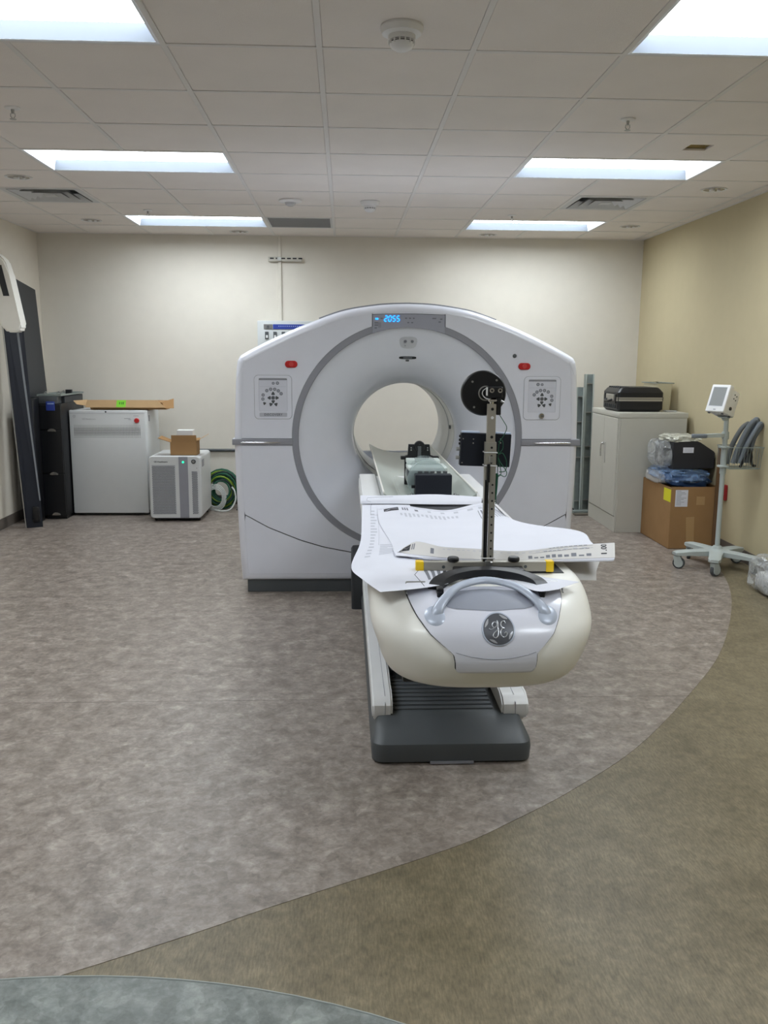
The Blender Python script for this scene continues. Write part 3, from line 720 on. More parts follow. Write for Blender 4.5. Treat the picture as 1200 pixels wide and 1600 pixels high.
# keypads
def keypad(cx, mirror, lettered):
    # outer moulded frame
    W0, Z0, Z1 = 0.119, 1.168, 1.446
    fr = plate('keypad_frame', [rrect(cx-W0, cx+W0, Z0, Z1, 0.026), rrect(cx-0.091, cx+0.091, 1.215, 1.428, 0.008)[::-1]], GY0-0.004, 0.006, M_white, gan, bev=0.0018)
    plate('keypad_groove', [rrect(cx-W0-0.003, cx+W0+0.003, Z0-0.003, Z1+0.003, 0.028)], GY0-0.0008, 0.002, mat('groove_grey', (170, 172, 180), 0.5), gan, bev=0)
    kp = plate('keypad', [rrect(cx-0.090, cx+0.090, 1.216, 1.427, 0.007)], GY0-0.0012, 0.003, mat('keypad_film', (214, 216, 226), 0.3), gan, bev=0)
    plate('keypad_header', [[(cx-0.090, 1.416), (cx+0.090, 1.416), (cx+0.090, 1.427), (cx-0.090, 1.427)]], GY0-0.003, 0.002, M_trimgrey, gan, bev=0)
    kz = 1.303
    def disc(dx, dz, r, m=M_dark, nm='key'):
        x = cx+(-dx if mirror else dx)
        MB().lathe([(0, -0.0012), (r, -0.0012), (r, 0.001)], (x, GY0-0.002, kz+dz), (0, 1, 0), n=14).build(nm, m, kp)
    def ringk(dx, dz, r):
        x = cx+(-dx if mirror else dx)
        MB().lathe([(r, 0.001), (r, -0.0012), (r*0.72, -0.0012), (r*0.7, 0.001)], (x, GY0-0.002, kz+dz), (0, 1, 0), n=16).build('round_key', mat('key_rim', (96, 98, 108), 0.4), kp)
        MB().lathe([(0, -0.0006), (r*0.7, -0.0006)], (x, GY0-0.002, kz+dz), (0, 1, 0), n=12).build('round_key', mat('key_face', (160, 163, 174), 0.4), kp)
    def tri(dx, dz, r, a, nm='arrow_key'):
        pts = []
        for k in range(3):
            t0 = a+2*PI*k/3
            pts.append((dx+r*math.cos(t0-0.25), dz+r*math.sin(t0-0.25))); pts.append((dx+r*math.cos(t0+0.25), dz+r*math.sin(t0+0.25)))
        P = [(cx+(-p[0] if mirror else p[0]), GY0-0.0032, kz+p[1]) for p in pts]
        MB().prism(P, (0, 0.003, 0)).build(nm, M_dark, kp, smooth=False)
    ringk(0, 0, 0.013); disc(0, 0, 0.008)
    tri(0, 0.027, 0.0122, PI/2); tri(0, -0.024, 0.0122, -PI/2); tri(-0.024, 0, 0.0122, PI); tri(0.024, 0, 0.0122, 0)
    tri(-0.015, -0.042, 0.0122, PI*0.75); tri(0.018, -0.042, 0.0122, PI*0.25); tri(-0.056, -0.036, 0.0105, PI*0.75)
    for dx, dz in ((-0.064, 0.018), (-0.066, -0.008), (-0.040, 0.046), (-0.015, 0.055), (0.011, 0.055), (0.034, 0.045), (0.052, 0.027)): ringk(dx, dz, 0.0105)
    ringk(0.002, 0.093, 0.009); ringk(0.029, 0.094, 0.0105)
    plate('key_divider', [[(cx-0.085, kz+0.0715), (cx+0.085, kz+0.0715), (cx+0.085, kz+0.073), (cx-0.085, kz+0.073)]], GY0-0.0022, 0.001, M_inkp, kp, bev=0)
    if lettered:
        pl = plate('name_strip', [rrect(cx-0.089, cx+0.089, 1.181, 1.208, 0.006)], GY0-0.0052, 0.002, mat('strip_grey', (186, 188, 198), 0.4), gan, bev=0)
        lettering('lettering', 'DISCOVERY', 0.020, (cx, GY0-0.0058, 1.1945), mat('letter_grey', (92, 94, 104), 0.5), pl, bold=0.0004, space=1.15, depth=0.0006)
    else:
        MB().lathe([(0, -0.012), (0.016, -0.012), (0.019, -0.006), (0.019, 0.0)], (cx, GY0-0.004, 1.193), (0, 1, 0), n=24).build('lock_cylinder', M_chrome, gan)
        MB().box(cx-0.002, cx+0.012, GY0-0.018, GY0-0.015, 1.189, 1.197).build('key_slot', M_dark, gan, smooth=False)
keypad(-0.463, False, True)
keypad(1.288, True, False)
# plinth and dock
MB().box(GC-1.065, GC+1.065, GY0+0.035, GY1-0.05, 0.0, 0.088, 0.004, 1).build('plinth', M_dark, gan)

# ================================================================== PATIENT TABLE
TC = 0.415
tab = thing('patient_table', 'long white motorised patient table with rounded nose in front of the scanner', 'medical table', (TC, 3.8, 0))
# base
def loft_rect(rows, name, m, parent, **kw):
    b = MB(); R_ = []
    for (x0, x1, y0, y1, z, r) in rows:
        q = rrect(x0, x1, y0, y1, r, 5); R_.append([(x, y, z) for x, y in q])
    b.grid(R_, True); b.face([Vector(p) for p in R_[0][::-1]]); b.face([Vector(p) for p in R_[-1]])
    return b.build(name, m, parent, **kw)
bx0, bx1 = 0.100, 0.732
loft_rect([(bx0+0.012, bx1-0.012, 3.195, 5.60, 0.0, 0.04), (bx0+0.004, bx1-0.004, 3.180, 5.60, 0.012, 0.045), (bx0, bx1, 3.176, 5.6, 0.06, 0.05), (bx0+0.002, bx1-0.002, 3.182, 5.6, 0.082, 0.05), (bx0+0.010, bx1-0.010, 3.205, 5.6, 0.100, 0.05), (bx0+0.03, bx1-0.03, 3.30, 5.6, 0.142, 0.04), (bx0+0.04, bx1-0.04, 3.33, 5.6, 0.147, 0.035)], 'base', M_dark, tab, ang=28)
MB().box(0.33, 0.50, 3.17, 3.19, 0.006, 0.014).build('foot_strip', M_trimgrey, tab)
for k in range(9):
    y = 3.37+k*0.045
    MB().box(0.195, 0.605, y, y+0.020, 0.146, 0.154, 0.003, 1).build('tread_rib', mat('rib_grey', (84, 87, 90), 0.4), tab)
# side rails on the base
for x0, x1, s_ in ((0.108, 0.190, -1), (0.612, 0.735, 1)):
    if s_ > 0: x0, x1 = 0.632, 0.742
    b = MB(); pr = [(3.335, 0.125), (3.320, 0.15), (3.322, 0.185), (3.345, 0.205), (3.40, 0.212), (5.55, 0.212), (5.55, 0.125)]
    L0 = [(x0, y, z) for y, z in pr]; L1 = [(x1, y, z) for y, z in pr]
    b.hexa(L0, L1)
    bmesh.ops.bevel(b.b, geom=[e for e in b.b.edges if abs(e.verts[0].co.x-e.verts[1].co.x) < 1e-5], offset=0.008, segments=3, affect='EDGES')
    r_ = b.build('side_rail', M_white2, tab)
    xm = x0+0.052 if s_ < 0 else x0+0.055
    MB().box(xm-0.001, xm+0.001, 3.3185, 3.36, 0.13, 0.195).build('rail_joint', M_trimgrey, r_, smooth=False)
    MB().box(xm-0.001, xm+0.001, 3.36, 5.54, 0.2115, 0.2126).build('rail_joint', M_trimgrey, r_, smooth=False)
    loft_rect([(x0+0.01, x1-0.015, 3.345, 3.45, 0.112, 0.01), (x0+0.005, x1-0.01, 3.335, 3.45, 0.126, 0.01)], 'rail_foot', M_white2, r_)
# lifting column and dark bellows
loft_rect([(0.21, 0.615, 3.72, 5.15, 0.145, 0.03), (0.23, 0.60, 3.80, 5.05, 0.40, 0.03), (0.20, 0.63, 3.70, 5.15, 0.60, 0.03), (0.19, 0.64, 3.6, 5.2, 0.66, 0.03)], 'lift_column', M_dark2, tab)
for k in range(7):
    z = 0.19+k*0.055
    loft_rect([(0.205, 0.622, 3.70, 5.16, z, 0.03), (0.198, 0.63, 3.69, 5.17, z+0.008, 0.03), (0.205, 0.622, 3.70, 5.16, z+0.016, 0.03)], 'bellow_fold', M_black, tab)
# dock at the gantry
loft_rect([(0.040, 0.790, 5.32, 5.715, 0.0, 0.02), (0.040, 0.790, 5.32, 5.715, 0.315, 0.02), (0.050, 0.780, 5.33, 5.715, 0.330, 0.02)], 'dock_box', M_dark2, tab)
# nose: stacked plan sections
SEC = [(0.575, 2.600, 0.170, 0.20), (0.580, 2.520, 0.235, 0.24), (0.590, 2.475, 0.272, 0.26), (0.612, 2.440, 0.297, 0.27), (0.65, 2.412, 0.314, 0.28), (0.70, 2.392, 0.328, 0.285), (0.74, 2.392, 0.342, 0.29), (0.775, 2.405, 0.347, 0.29), (0.805, 2.430, 0.346, 0.29), (0.830, 2.462, 0.343, 0.28), (0.850, 2.498, 0.338, 0.27), (0.864, 2.545, 0.331, 0.25), (0.872, 2.60, 0.320, 0.22)]
SEC = [(p[0], p[1], p[2], q[0]) for p, q in zip([tuple(v) for v in crom([(a, b_, c) for a, b_, c, d in SEC], 3)], [tuple(v) for v in crom([(d, 0, 0) for a, b_, c, d in SEC], 3)])]
NX = 0.425
def nose_y(x, sec):
    z, y0, hw, L = sec; t_ = min(1, abs(x-NX)/hw); return y0+L*(1-(1-t_**3.0)**(1/2.6))
def nose_pt(u, sec):
    """u in -1..1 across the front"""
    z, y0, hw, L = sec; s_ = math.sin(u*PI/2); s_ = math.copysign(abs(s_)**0.9, s_); x = NX+hw*s_; return (x, nose_y(x, sec), z)
b = MB(); rows = []
for sec in SEC:
    r_ = [nose_pt(-1+2*i/56, sec) for i in range(57)]
    z, y0, hw, L = sec
    r_ = [(NX-hw, 2.96, z)]+r_+[(NX+hw, 2.96, z)]
    rows.append(r_)
b.grid(rows, True); b.face([Vector(p) for p in rows[0][::-1]]); b.face([Vector(p) for p in rows[-1]])
b.build('nose_cover', M_ivory, tab, ang=60)
# long body behind the nose
b = MB(); sect = [(-0.325, 0.70), (-0.300, 0.655), (0.300, 0.655), (0.325, 0.70), (0.335, 0.80), (0.333, 0.855), (0.318, 0.868), (-0.318, 0.868), (-0.333, 0.855), (-0.335, 0.80)]
b.hexa([(TC+x, 2.955, z) for x, z in sect], [(TC+x, 5.17, z) for x, z in sect])
b.build('table_frame', M_white2, tab)
MB().box(TC-0.30, TC+0.30, 2.75, 4.22, 0.8685, 0.8755, 0.003, 1).build('pad_strip', M_dark2, tab)
# under-nose dark tray
MB().box(TC-0.23, TC+0.20, 2.7, 3.75, 0.52, 0.585, 0.01, 2).build('under_tray', M_black, tab)
# cradle: concave translucent board running into the bore
b = MB(); rows = []
for y in [4.18+i*(6.65-4.18)/12 for i in range(13)]:
    r_ = []
    for k in range(17):
        t_ = -1+2*k/16; r_.append((TC+0.225*t_, y, 0.852+0.062*abs(t_)**2.2))
    for k in range(16, -1, -1):
        t_ = -1+2*k/16; r_.append((TC+0.225*t_, y, 0.838+0.060*abs(t_)**2.2))
    rows.append(r_)
b.grid(rows, True); b.face([Vector(p) for p in rows[0][::-1]]); b.face([Vector(p) for p in rows[-1]])
for v in b.b.verts:
    if v.co.z < 0.869 and v.co.y < 5.17: v.co.z += 0.019
cr = b.build('cradle', M_cradle, tab)
for s_ in (-1, 1):
    MB().tube([(TC+s_*0.227, 4.20, 0.917), (TC+s_*0.227, 5.5, 0.915), (TC+s_*0.227, 6.64, 0.912)], 0.005, 8).build('edge_trim', M_ivory, cr)
    MB().box(TC+(0.236 if s_ > 0 else -0.33), TC+(0.33 if s_ > 0 else -0.236), 4.24, 5.16, 0.866, 0.882, 0.006, 2).build('side_cap', M_white2, tab)
# ---- front lid with grip and emblem, laid on the nose surface
NV = len(SEC)
def sec_at(f):
    f = max(0, min(NV-1.001, f)); i = int(f); t_ = f-i; return tuple(SEC[i][k]*(1-t_)+SEC[i+1][k]*t_ for k in range(4))
def f_of_z(z):
    for i in range(NV-1):
        if SEC[i][0] <= z <= SEC[i+1][0]: return i+(z-SEC[i][0])/(SEC[i+1][0]-SEC[i][0])
    return NV-1.001
LIDW = [(0.668, 0.104), (0.672, 0.111), (0.679, 0.115), (0.705, 0.117), (0.722, 0.119), (0.732, 0.128), (0.775, 0.178), (0.81, 0.205), (0.84, 0.224), (0.858, 0.234), (0.869, 0.238)]
def lid_w(z):
    for (a, wa), (c, wc) in zip(LIDW, LIDW[1:]):
        if a <= z <= c: return wa+(wc-wa)*(z-a)/(c-a)
    return LIDW[-1][1] if z > 0.8 else LIDW[0][1]
def surf(x, z, lift):
    s_ = sec_at(f_of_z(z)); s1 = sec_at(f_of_z(z)+0.6); s0 = sec_at(f_of_z(z)-0.6)
    y = nose_y(x, s_); p = Vector((x, y, s_[0]))
    tz = Vector((0, nose_y(x, s1)-nose_y(x, s0), s1[0]-s0[0])); tx = Vector((0.01, nose_y(x+0.005, s_)-nose_y(x-0.005, s_), 0))
    n = tx.cross(tz).normalized()
    if n.y > 0: n = -n
    return p+n*lift
def lid_c(z): return NX+0.010-0.015*max(0, min(1, (z-0.70)/0.12))
def lid(extra, lift, zl, zh, name, m, par, thick=0.004, ang=60):
    b = MB(); rows = []; zs = [zl+(zh-zl)*i/44 for i in range(45)]
    for z in zs:
        wd = lid_w(min(max(z, 0.668), 0.869))+extra
        rows.append([surf(lid_c(z)+wd*(-1+2*i/30), z, lift) for i in range(31)])
    b.grid(rows)
    # skirt
    P = rows[0]+[r_[-1] for r_ in rows[1:]]+rows[-1][::-1][1:]+[r_[0] for r_ in rows[::-1][1:-1]]
    low = []
    for p in P: low.append(Vector(p)+Vector((0, thick, -thick*0.6)))
    b.grid([P, low], True)
    return b.build(name, m, par, ang=ang)
M_lid = mat('lid_white_blue', (224, 225, 236), 0.3, coat=0.3)
lid(0.0035, 0.0012, 0.6645, 0.8695, 'lid_joint', M_seam, tab, 0.002)
ld = lid(0, 0.0065, 0.668, 0.869, 'nose_lid', M_lid, tab, 0.006)
# line across the lid
b = MB(); b.tube([surf(NX+0.008-0.115+0.23*i/20, 0.7295-0.018*(1-(2*i/20-1)**2), 0.0066) for i in range(21)], 0.0012, 6); b.build('lid_crease', mat('crease_grey', (176, 178, 190), 0.5), ld)
# emblem disc with script letters
ec = (0.441, 0.786)
def emb(dx, dz, lift): return surf(ec[0]+dx, ec[1]+dz*0.80, lift)
def disc_on(r, lift, th, name, m, par, n=48):
    b = MB(); c = emb(0, 0, lift)
    R_ = [[emb(r*k*math.cos(2*PI*i/n), r*k*math.sin(2*PI*i/n), lift) for i in range(n)] for k in (1, 0.66, 0.33, 0.02)]
    b.grid([[emb(r*1.02*math.cos(2*PI*i/n), r*1.02*math.sin(2*PI*i/n), lift-th) for i in range(n)]]+R_, True)
    return b.build(name, m, par, ang=50)
em = disc_on(0.0475, 0.0105, 0.004, 'emblem', M_silver, ld)
disc_on(0.0435, 0.0120, 0.002, 'emblem_face', mat('emblem_grey', (92, 94, 100), 0.35, metal=0.3), em)
M_scr = mat('emblem_script', (196, 198, 204), 0.3, metal=0.5)
def script(pts, r=0.0017, s=0.030):
    P = crom([(x, y, 0) for x, y in pts], 6); b = MB(); b.tube([emb(p.x*s, p.y*s, 0.0132) for p in P], r, 6); b.build('script_line', M_scr, em)
# letter G
script([(-0.10, 0.52), (-0.30, 0.66), (-0.52, 0.58), (-0.60, 0.34), (-0.45, 0.16), (-0.22, 0.26), (-0.12, 0.52), (-0.10, 0.78), (-0.02, 0.55), (-0.06, 0.20), (-0.02, -0.10), (-0.10, -0.55), (-0.32, -0.78), (-0.55, -0.66), (-0.50, -0.38), (-0.25, -0.16), (0.02, 0.02)])
script([(-0.92, 0.10), (-0.80, -0.02), (-0.62, 0.02), (-0.40, 0.14)], 0.0014)
# letter E
script([(0.70, 0.55), (0.56, 0.74), (0.34, 0.66), (0.24, 0.40), (0.36, 0.16), (0.56, 0.08), (0.34, 0.04), (0.18, -0.20), (0.20, -0.52), (0.42, -0.72), (0.68, -0.62), (0.78, -0.38), (0.66, -0.24), (0.52, -0.36)])
for k in range(4):
    a = PI/4*0.55+k*PI/2+0.35
    b = MB(); P = [emb(0.0405*math.cos(a+t_), 0.0405*math.sin(a+t_), 0.0132) for t_ in [i*0.08 for i in range(9)]]
    P2 = [emb((0.0385-0.005*math.sin(i/8*PI))*math.cos(a+i*0.08), (0.0385-0.005*math.sin(i/8*PI))*math.sin(a+i*0.08), 0.0132) for i in range(9)]
    b.grid([P, P2]); b.build('swirl', M_scr, em)
# grip arch
gp = [(0.268, 2.452, 0.812), (0.272, 2.462, 0.838), (0.300, 2.492, 0.868), (0.345, 2.535, 0.889), (0.425, 2.565, 0.898), (0.505, 2.535, 0.889), (0.552, 2.492, 0.868), (0.582, 2.462, 0.838), (0.586, 2.452, 0.812)]
b = MB(); P = crom(gp, 5); rows = []
for i, p in enumerate(P):
    t_ = abs(i/(len(P)-1)*2-1); wv = 0.013+0.010*t_**3; hv = 0.0075
    tg = (P[min(i+1, len(P)-1)]-P[max(i-1, 0)]).normalized(); nrm = Vector((0, -0.55, 0.83)); nrm = (nrm-tg*nrm.dot(tg)).normalized(); sd = tg.cross(nrm)
    rows.append([p+nrm*hv*math.sin(2*PI*k/12)+sd*wv*math.cos(2*PI*k/12) for k in range(12)])
b.grid(rows, True); b.face(rows[0][::-1]); b.face(rows[-1]); b.build('grip', M_silver, ld, ang=70)
for x in (0.262, 0.592):
    b = MB(); c = surf(x, 0.812, 0.006); n_ = 24
    R_ = [[surf(x+0.030*k*math.cos(2*PI*i/n_), 0.815+0.022*k*math.sin(2*PI*i/n_), h) for i in range(n_)] for k, h in ((1, 0.0062), (0.8, 0.009), (0.5, 0.0105), (0.02, 0.011))]
    b.grid(R_, True); b.build('grip_foot', M_silver, ld, ang=60)
# shade of the well behind the grip, put on as a grey patch
b = MB(); rows = []
for j in range(13):
    t_ = j/12; z = 0.828+0.038*t_
    hw = 0.125*math.sqrt(max(0, 1-((t_-0.5)*2)**4))+0.01
    rows.append([surf(0.427+hw*(-1+2*i/24), z, 0.0078) for i in range(25)])
b.grid(rows); b.build('grip_well_shade', mat('well_shade', (150, 154, 166), 0.4), ld)
for s_ in (-1, 1):   # hinge bars at both ends of the lid
    xa = NX-0.005+s_*0.175; xb = NX-0.005+s_*0.232
    MB().cyl((xa, 2.60, 0.878), (xb, 2.60, 0.878), 0.009, n=12).build('hinge_bar', M_steel, tab)
    MB().tube([(xb, 2.60, 0.884), (xb+s_*0.008, 2.565, 0.878), (xb+s_*0.004, 2.53, 0.868)], 0.003, 6).build('hinge_pin', M_steel, tab)

# ================================================================== ALIGNMENT RIG standing on the table nose
rig = thing('measuring_stand', 'metal measuring stand with crossbar and black disc on the table nose', 'measuring stand', (0.455, 2.7, 0.90))
# black saddle
b = MB(); sx = [(-0.165, 2.560, 0.868), (-0.150, 2.585, 0.886), (-0.110, 2.62, 0.897), (-0.05, 2.648, 0.902), (0.0, 2.652, 0.903), (0.05, 2.648, 0.902), (0.11, 2.62, 0.897), (0.150, 2.585, 0.886), (0.165, 2.560, 0.868)]
P = crom([(0.437+x, y, z) for x, y, z in sx], 4); rows = []
for i, p in enumerate(P):
    tg = (P[min(i+1, len(P)-1)]-P[max(i-1, 0)]).normalized(); s_ = Vector((0, 0, 1)); s_ = (s_-tg*s_.dot(tg)).normalized(); o_ = tg.cross(s_)
    rows.append([p+s_*a+o_*c for a, c in ((0.011, -0.022), (0.011, 0.022), (-0.011, 0.022), (-0.011, -0.022))])
b.grid(rows, True); b.face(rows[0][::-1]); b.face(rows[-1]); b.build('saddle', M_black, rig, ang=30)
MB().box(0.348, 0.575, 2.685, 2.765, 0.876, 0.898, 0.003, 1).build('clamp_block', M_black, rig)
MB().box(0.368, 0.555, 2.655, 2.70, 0.893, 0.906, 0.003, 1).build('clamp_block', M_black, rig)
for x in (0.284, 0.592):
    MB().box(x-0.010, x+0.010, 2.520, 2.575, 0.864, 0.884, 0.003, 1).build('hook', M_black, rig)
    MB().box(x-0.010, x+0.006, 2.512, 2.526, 0.846, 0.876, 0.003, 1).build('hook', M_black, rig)
# crossbar
MB().box(0.250, 0.660, 2.745, 2.770, 0.880, 0.912, 0.0015, 1).build('crossbar', M_alu, rig)
for x0, x1 in ((0.228, 0.254), (0.652, 0.678)):
    MB().box(x0, x1, 2.742, 2.773, 0.878, 0.914, 0.003, 2).build('end_cap', M_yellow, rig)
for x in (0.350, 0.548):
    MB().lathe([(0, 0.014), (0.016, 0.014), (0.019, 0.010), (0.019, 0.002), (0.016, 0)], (x, 2.757, 0.9125), n=20).build('knob', M_black, rig)
for x in (0.318, 0.585):
    MB().lathe([(0, -0.001), (0.0045, -0.001), (0.0055, 0.0)], (x, 2.745, 0.896), (0, 1, 0), n=12).build('screw_hole', M_dark, rig)
# lower channel post and upper bar
PX_ = 0.462
b = MB()
b.box(PX_-0.018, PX_-0.0155, 2.748, 2.770, 0.890, 1.300); b.box(PX_+0.0145, PX_+0.017, 2.748, 2.770, 0.890, 1.300); b.box(PX_-0.003, PX_+0.017, 2.746, 2.7485, 0.890, 1.300)
b.build('post_channel', M_alu, rig, smooth=False)
MB().box(PX_-0.0150, PX_-0.0035, 2.749, 2.765, 0.905, 1.19).build('post_slot', M_black, rig, smooth=False)
MB().box(PX_-0.0165, PX_+0.017, 2.7445, 2.748, 1.18, 1.300, 0.0006, 1).build('post_sleeve', M_alu, rig, smooth=False)
MB().box(PX_-0.0135, PX_+0.0135, 2.750, 2.766, 1.18, 1.420, 0.001, 1).build('post_bar', mat('post_bar_metal', (168, 162, 150), 0.45, metal=0.4), rig)
for z in [0.93+0.026*k for k in range(11)]:
    MB().lathe([(0, -0.0005), (0.0032, -0.0005), (0.0036, 0.0004)], (PX_+0.008, 2.746, z), (0, 1, 0), n=10).build('hole', M_black, rig)
for z in (1.283, 1.256, 1.235):
    MB().lathe([(0, -0.0006), (0.0035, -0.0006), (0.004, 0.0004)], (PX_+0.002, 2.7443, z), (0, 1, 0), n=10).build('hole', M_black, rig)
for z, m_ in ((1.404, M_black), (1.377, M_white2), (1.316, M_black)):
    MB().lathe([(0, -0.0008), (0.0045, -0.0008), (0.005, 0.0004)], (PX_+0.002, 2.750, z), (0, 1, 0), n=12).build('hole', m_, rig)
for z in (1.268, 1.226):
    b = MB(); b.tube([(PX_-0.020, 2.744, z), (PX_+0.020, 2.742, z-0.001), (PX_+0.021, 2.772, z), (PX_-0.021, 2.772, z)], 0.0022, 6, closed=True); b.build('cable_tie', M_white2, rig)
MB().box(PX_-0.006, PX_+0.010, 2.738, 2.748, 1.236, 1.256, 0.002, 1).build('latch', M_steel, rig)
MB().box(PX_-0.012, PX_-0.002, 2.737, 2.748, 1.172, 1.232, 0.002, 1).build('cable_plug', M_black, rig)
MB().tube([(PX_-0.008, 2.742, 1.175), (PX_-0.010, 2.741, 1.08), (PX_-0.008, 2.743, 0.95)], 0.003, 6).build('cable', M_black, rig)
b = MB(); b.tube([(PX_-0.021, 2.742, 0.925), (PX_+0.020, 2.741, 0.925), (PX_+0.021, 2.772, 0.925), (PX_-0.021, 2.772, 0.925)], 0.0022, 6, closed=True); b.build('cable_tie', M_white2, rig)
MB().box(PX_-0.010, PX_+0.012, 2.735, 2.747, 0.895, 0.918, 0.002, 1).build('foot_bracket', M_steel, rig)
MB().sphere((PX_+0.010, 2.735, 0.912), 0.005, 10, 6).build('foot_screw', M_chrome, rig)
# disc head
dc = (0.441, 2.80, 1.452)
MB().lathe([(0, -0.012), (0.068, -0.012), (0.0715, -0.008), (0.0715, 0.012), (0.068, 0.016), (0, 0.016)], dc, (0, 1, 0), n=64).build('disc', M_black, rig)
MB().lathe([(0.020, -0.0135), (0.024, -0.0135), (0.024, -0.012)], (dc[0]+0.006, dc[1], dc[2]), (0, 1, 0), n=32).build('disc_hub', M_steel, rig)
for dx, dz in ((-0.037, 0.036), (0.040, 0.041), (-0.030, -0.044), (0.045, -0.030)):
    MB().lathe([(0, -0.0138), (0.003, -0.0138), (0.0036, -0.012)], (dc[0]+dx, dc[1], dc[2]+dz), (0, 1, 0), n=12).build('screw', M_steel, rig)
MB().box(0.446, 0.496, 2.755, 2.785, 1.438, 1.474, 0.003, 1).build('head_block', M_black, rig)
for x in (0.461, 0.487):
    MB().lathe([(0.0035, -0.004), (0.0075, -0.004), (0.008, 0)], (x, 2.755, 1.462), (0, 1, 0), n=16).build('port', M_chrome, rig)
MB().box(0.443, 0.448, 2.752, 2.757, 1.446, 1.472).build('ribbon_plug', M_white2, rig, smooth=False)
MB().tube([(0.445, 2.753, 1.470), (0.434, 2.755, 1.462), (0.432, 2.757, 1.450), (0.442, 2.757, 1.438), (0.456, 2.755, 1.434)], 0.0015, 6, smooth=5).build('wire', M_white2, rig)
MB().box(0.450, 0.478, 2.748, 2.775, 1.427, 1.434, 0.002, 1).build('swivel', M_chrome, rig)
MB().cyl((PX_, 2.758, 1.418), (PX_, 2.758, 1.43), 0.008, n=14).build('swivel', M_chrome, rig)
MB().box(0.478, 0.492, 2.755, 2.775, 1.385, 1.44, 0.002, 1).build('side_arm', M_black, rig)
MB().cyl((0.490, 2.750, 1.430), (0.500, 2.748, 1.424), 0.004, n=10).build('set_screw', M_steel, rig)
# flat box on the stand
bxm = Matrix.Translation((0.452, 2.80, 1.270)) @ Matrix.Rotation(0.035, 4, 'Y') 
MB().box(-0.082, 0.080, -0.014, 0.014, -0.052, 0.054, 0.002, 1, M=bxm).build('electronics_box', M_navy, rig)
for x0, x1 in ((-0.080, -0.022), (0.016, 0.030), (0.034, 0.078)):
    MB().box(x0, x1, -0.014, 0.012, 0.0545, 0.059, M=bxm).build('box_top_strip', mat('pale_top', (190, 205, 230), 0.3), rig, smooth=False)  # plain pale strips laid along the top of the box
for z in (0.0, -0.028):
    p0, p1 = bxm @ Vector((-0.082, 0, z)), bxm @ Vector((-0.094, 0, z)); MB().cyl(p0, p1, 0.006, 0.0065, n=12).build('connector', M_steel, rig)
for z in (0.018, 0.030, 0.042):
    p0, p1 = bxm @ Vector((-0.082, 0, z)), bxm @ Vector((-0.087, 0, z)); MB().cyl(p0, p1, 0.004, n=10).build('connector', M_black, rig)
for x, z in ((-0.042, 0.035), (-0.042, 0.022), (0.046, 0.038), (0.046, 0.026), (-0.075, 0.035), (-0.075, -0.042)):
    p0 = bxm @ Vector((x, -0.0145, z)); MB().cyl(p0, p0+Vector((0, -0.001, 0)), 0.0022, n=10).build('screw', M_steel, rig)
# green wiring
for pts in ([(0.489, 2.760, 1.385), (0.502, 2.758, 1.365), (0.512, 2.756, 1.345), (0.503, 2.757, 1.320), (0.489, 2.758, 1.290), (0.486, 2.755, 1.20), (0.483, 2.752, 1.10)],
            [(0.486, 2.754, 1.30), (0.498, 2.750, 1.305), (0.500, 2.750, 1.280), (0.488, 2.750, 1.262), (0.500, 2.746, 1.265), (0.512, 2.745, 1.240), (0.510, 2.745, 1.210), (0.490, 2.748, 1.205)],
            [(0.486, 2.752, 1.25), (0.494, 2.748, 1.235), (0.514, 2.746, 1.205), (0.508, 2.746, 1.190), (0.490, 2.748, 1.196), (0.486, 2.752, 1.17), (0.482, 2.750, 1.12)],
            [(0.488, 2.752, 1.245), (0.497, 2.750, 1.20), (0.486, 2.751, 1.186), (0.484, 2.750, 1.15)]):
    MB().tube(pts, 0.0014, 6, smooth=6).build('green_cable', M_green, rig)
MB().tube([(0.484, 2.752, 1.20), (0.484, 2.753, 1.16), (0.480, 2.752, 1.115)], 0.004, 8, smooth=3).build('green_cable', M_green, rig)

# ================================================================== PHANTOM RIG on the cradle
t = thing('test_phantom', 'clear test phantom with black box front lying on the cradle before the bore', 'test phantom', (0.43, 4.5, 0.875))
MB().box(0.352, 0.536, 4.33, 4.40, 0.877, 0.985, 0.002, 1).build('front_box', M_navy, t)
MB().box(0.334, 0.353, 4.35, 4.37, 0.915, 0.930, 0.002, 1).build('side_lug', M_black, t)
for x in (0.335, 0.555):
    MB().box(x-0.03, x+0.03, 4.33, 4.36, 0.8765, 0.882, 0.001, 1).build('foot_bar', M_black, t)
    MB().cyl((x, 4.345, 0.882), (x, 4.345, 0.890), 0.008, n=12).build('foot_screw', M_chrome, t)
MB().lathe([(0.100, 0.0), (0.100, 0.22)], (0.420, 4.42, 0.950), (0, 1, 0), n=48).build('cylinder_body', M_acrylic, t)
MB().lathe([(0, 0.0), (0.102, 0.0), (0.104, 0.004), (0.104, 0.014), (0.10, 0.018)], (0.420, 4.405, 0.950), (0, 1, 0), n=48).build('cylinder_rim', M_acrylic, t)
MB().box(0.322, 0.522, 4.42, 4.60, 0.992, 1.012, 0.004, 2).build('top_tray', mat('frosted_plastic', (208, 218, 214), 0.3), t)
MB().box(0.325, 0.500, 4.56, 4.66, 1.012, 1.035, 0.004, 2).build('top_tray', mat('frosted_plastic', (208, 218, 214), 0.3), t)
for x in (0.405, 0.445):
    MB().cyl((x, 4.43, 1.000), (x, 4.41, 1.000), 0.010, n=12).build('filler_cap', M_white2, t)
MB().box(0.318, 0.323, 4.41, 4.50, 0.96, 1.0).build('printed_scale', M_dark, t, smooth=False)
for k in range(5): MB().box(0.37+0.032*k, 0.392+0.032*k, 4.402, 4.412, 0.985, 0.995).build('dark_tick', M_dark, t, smooth=False)
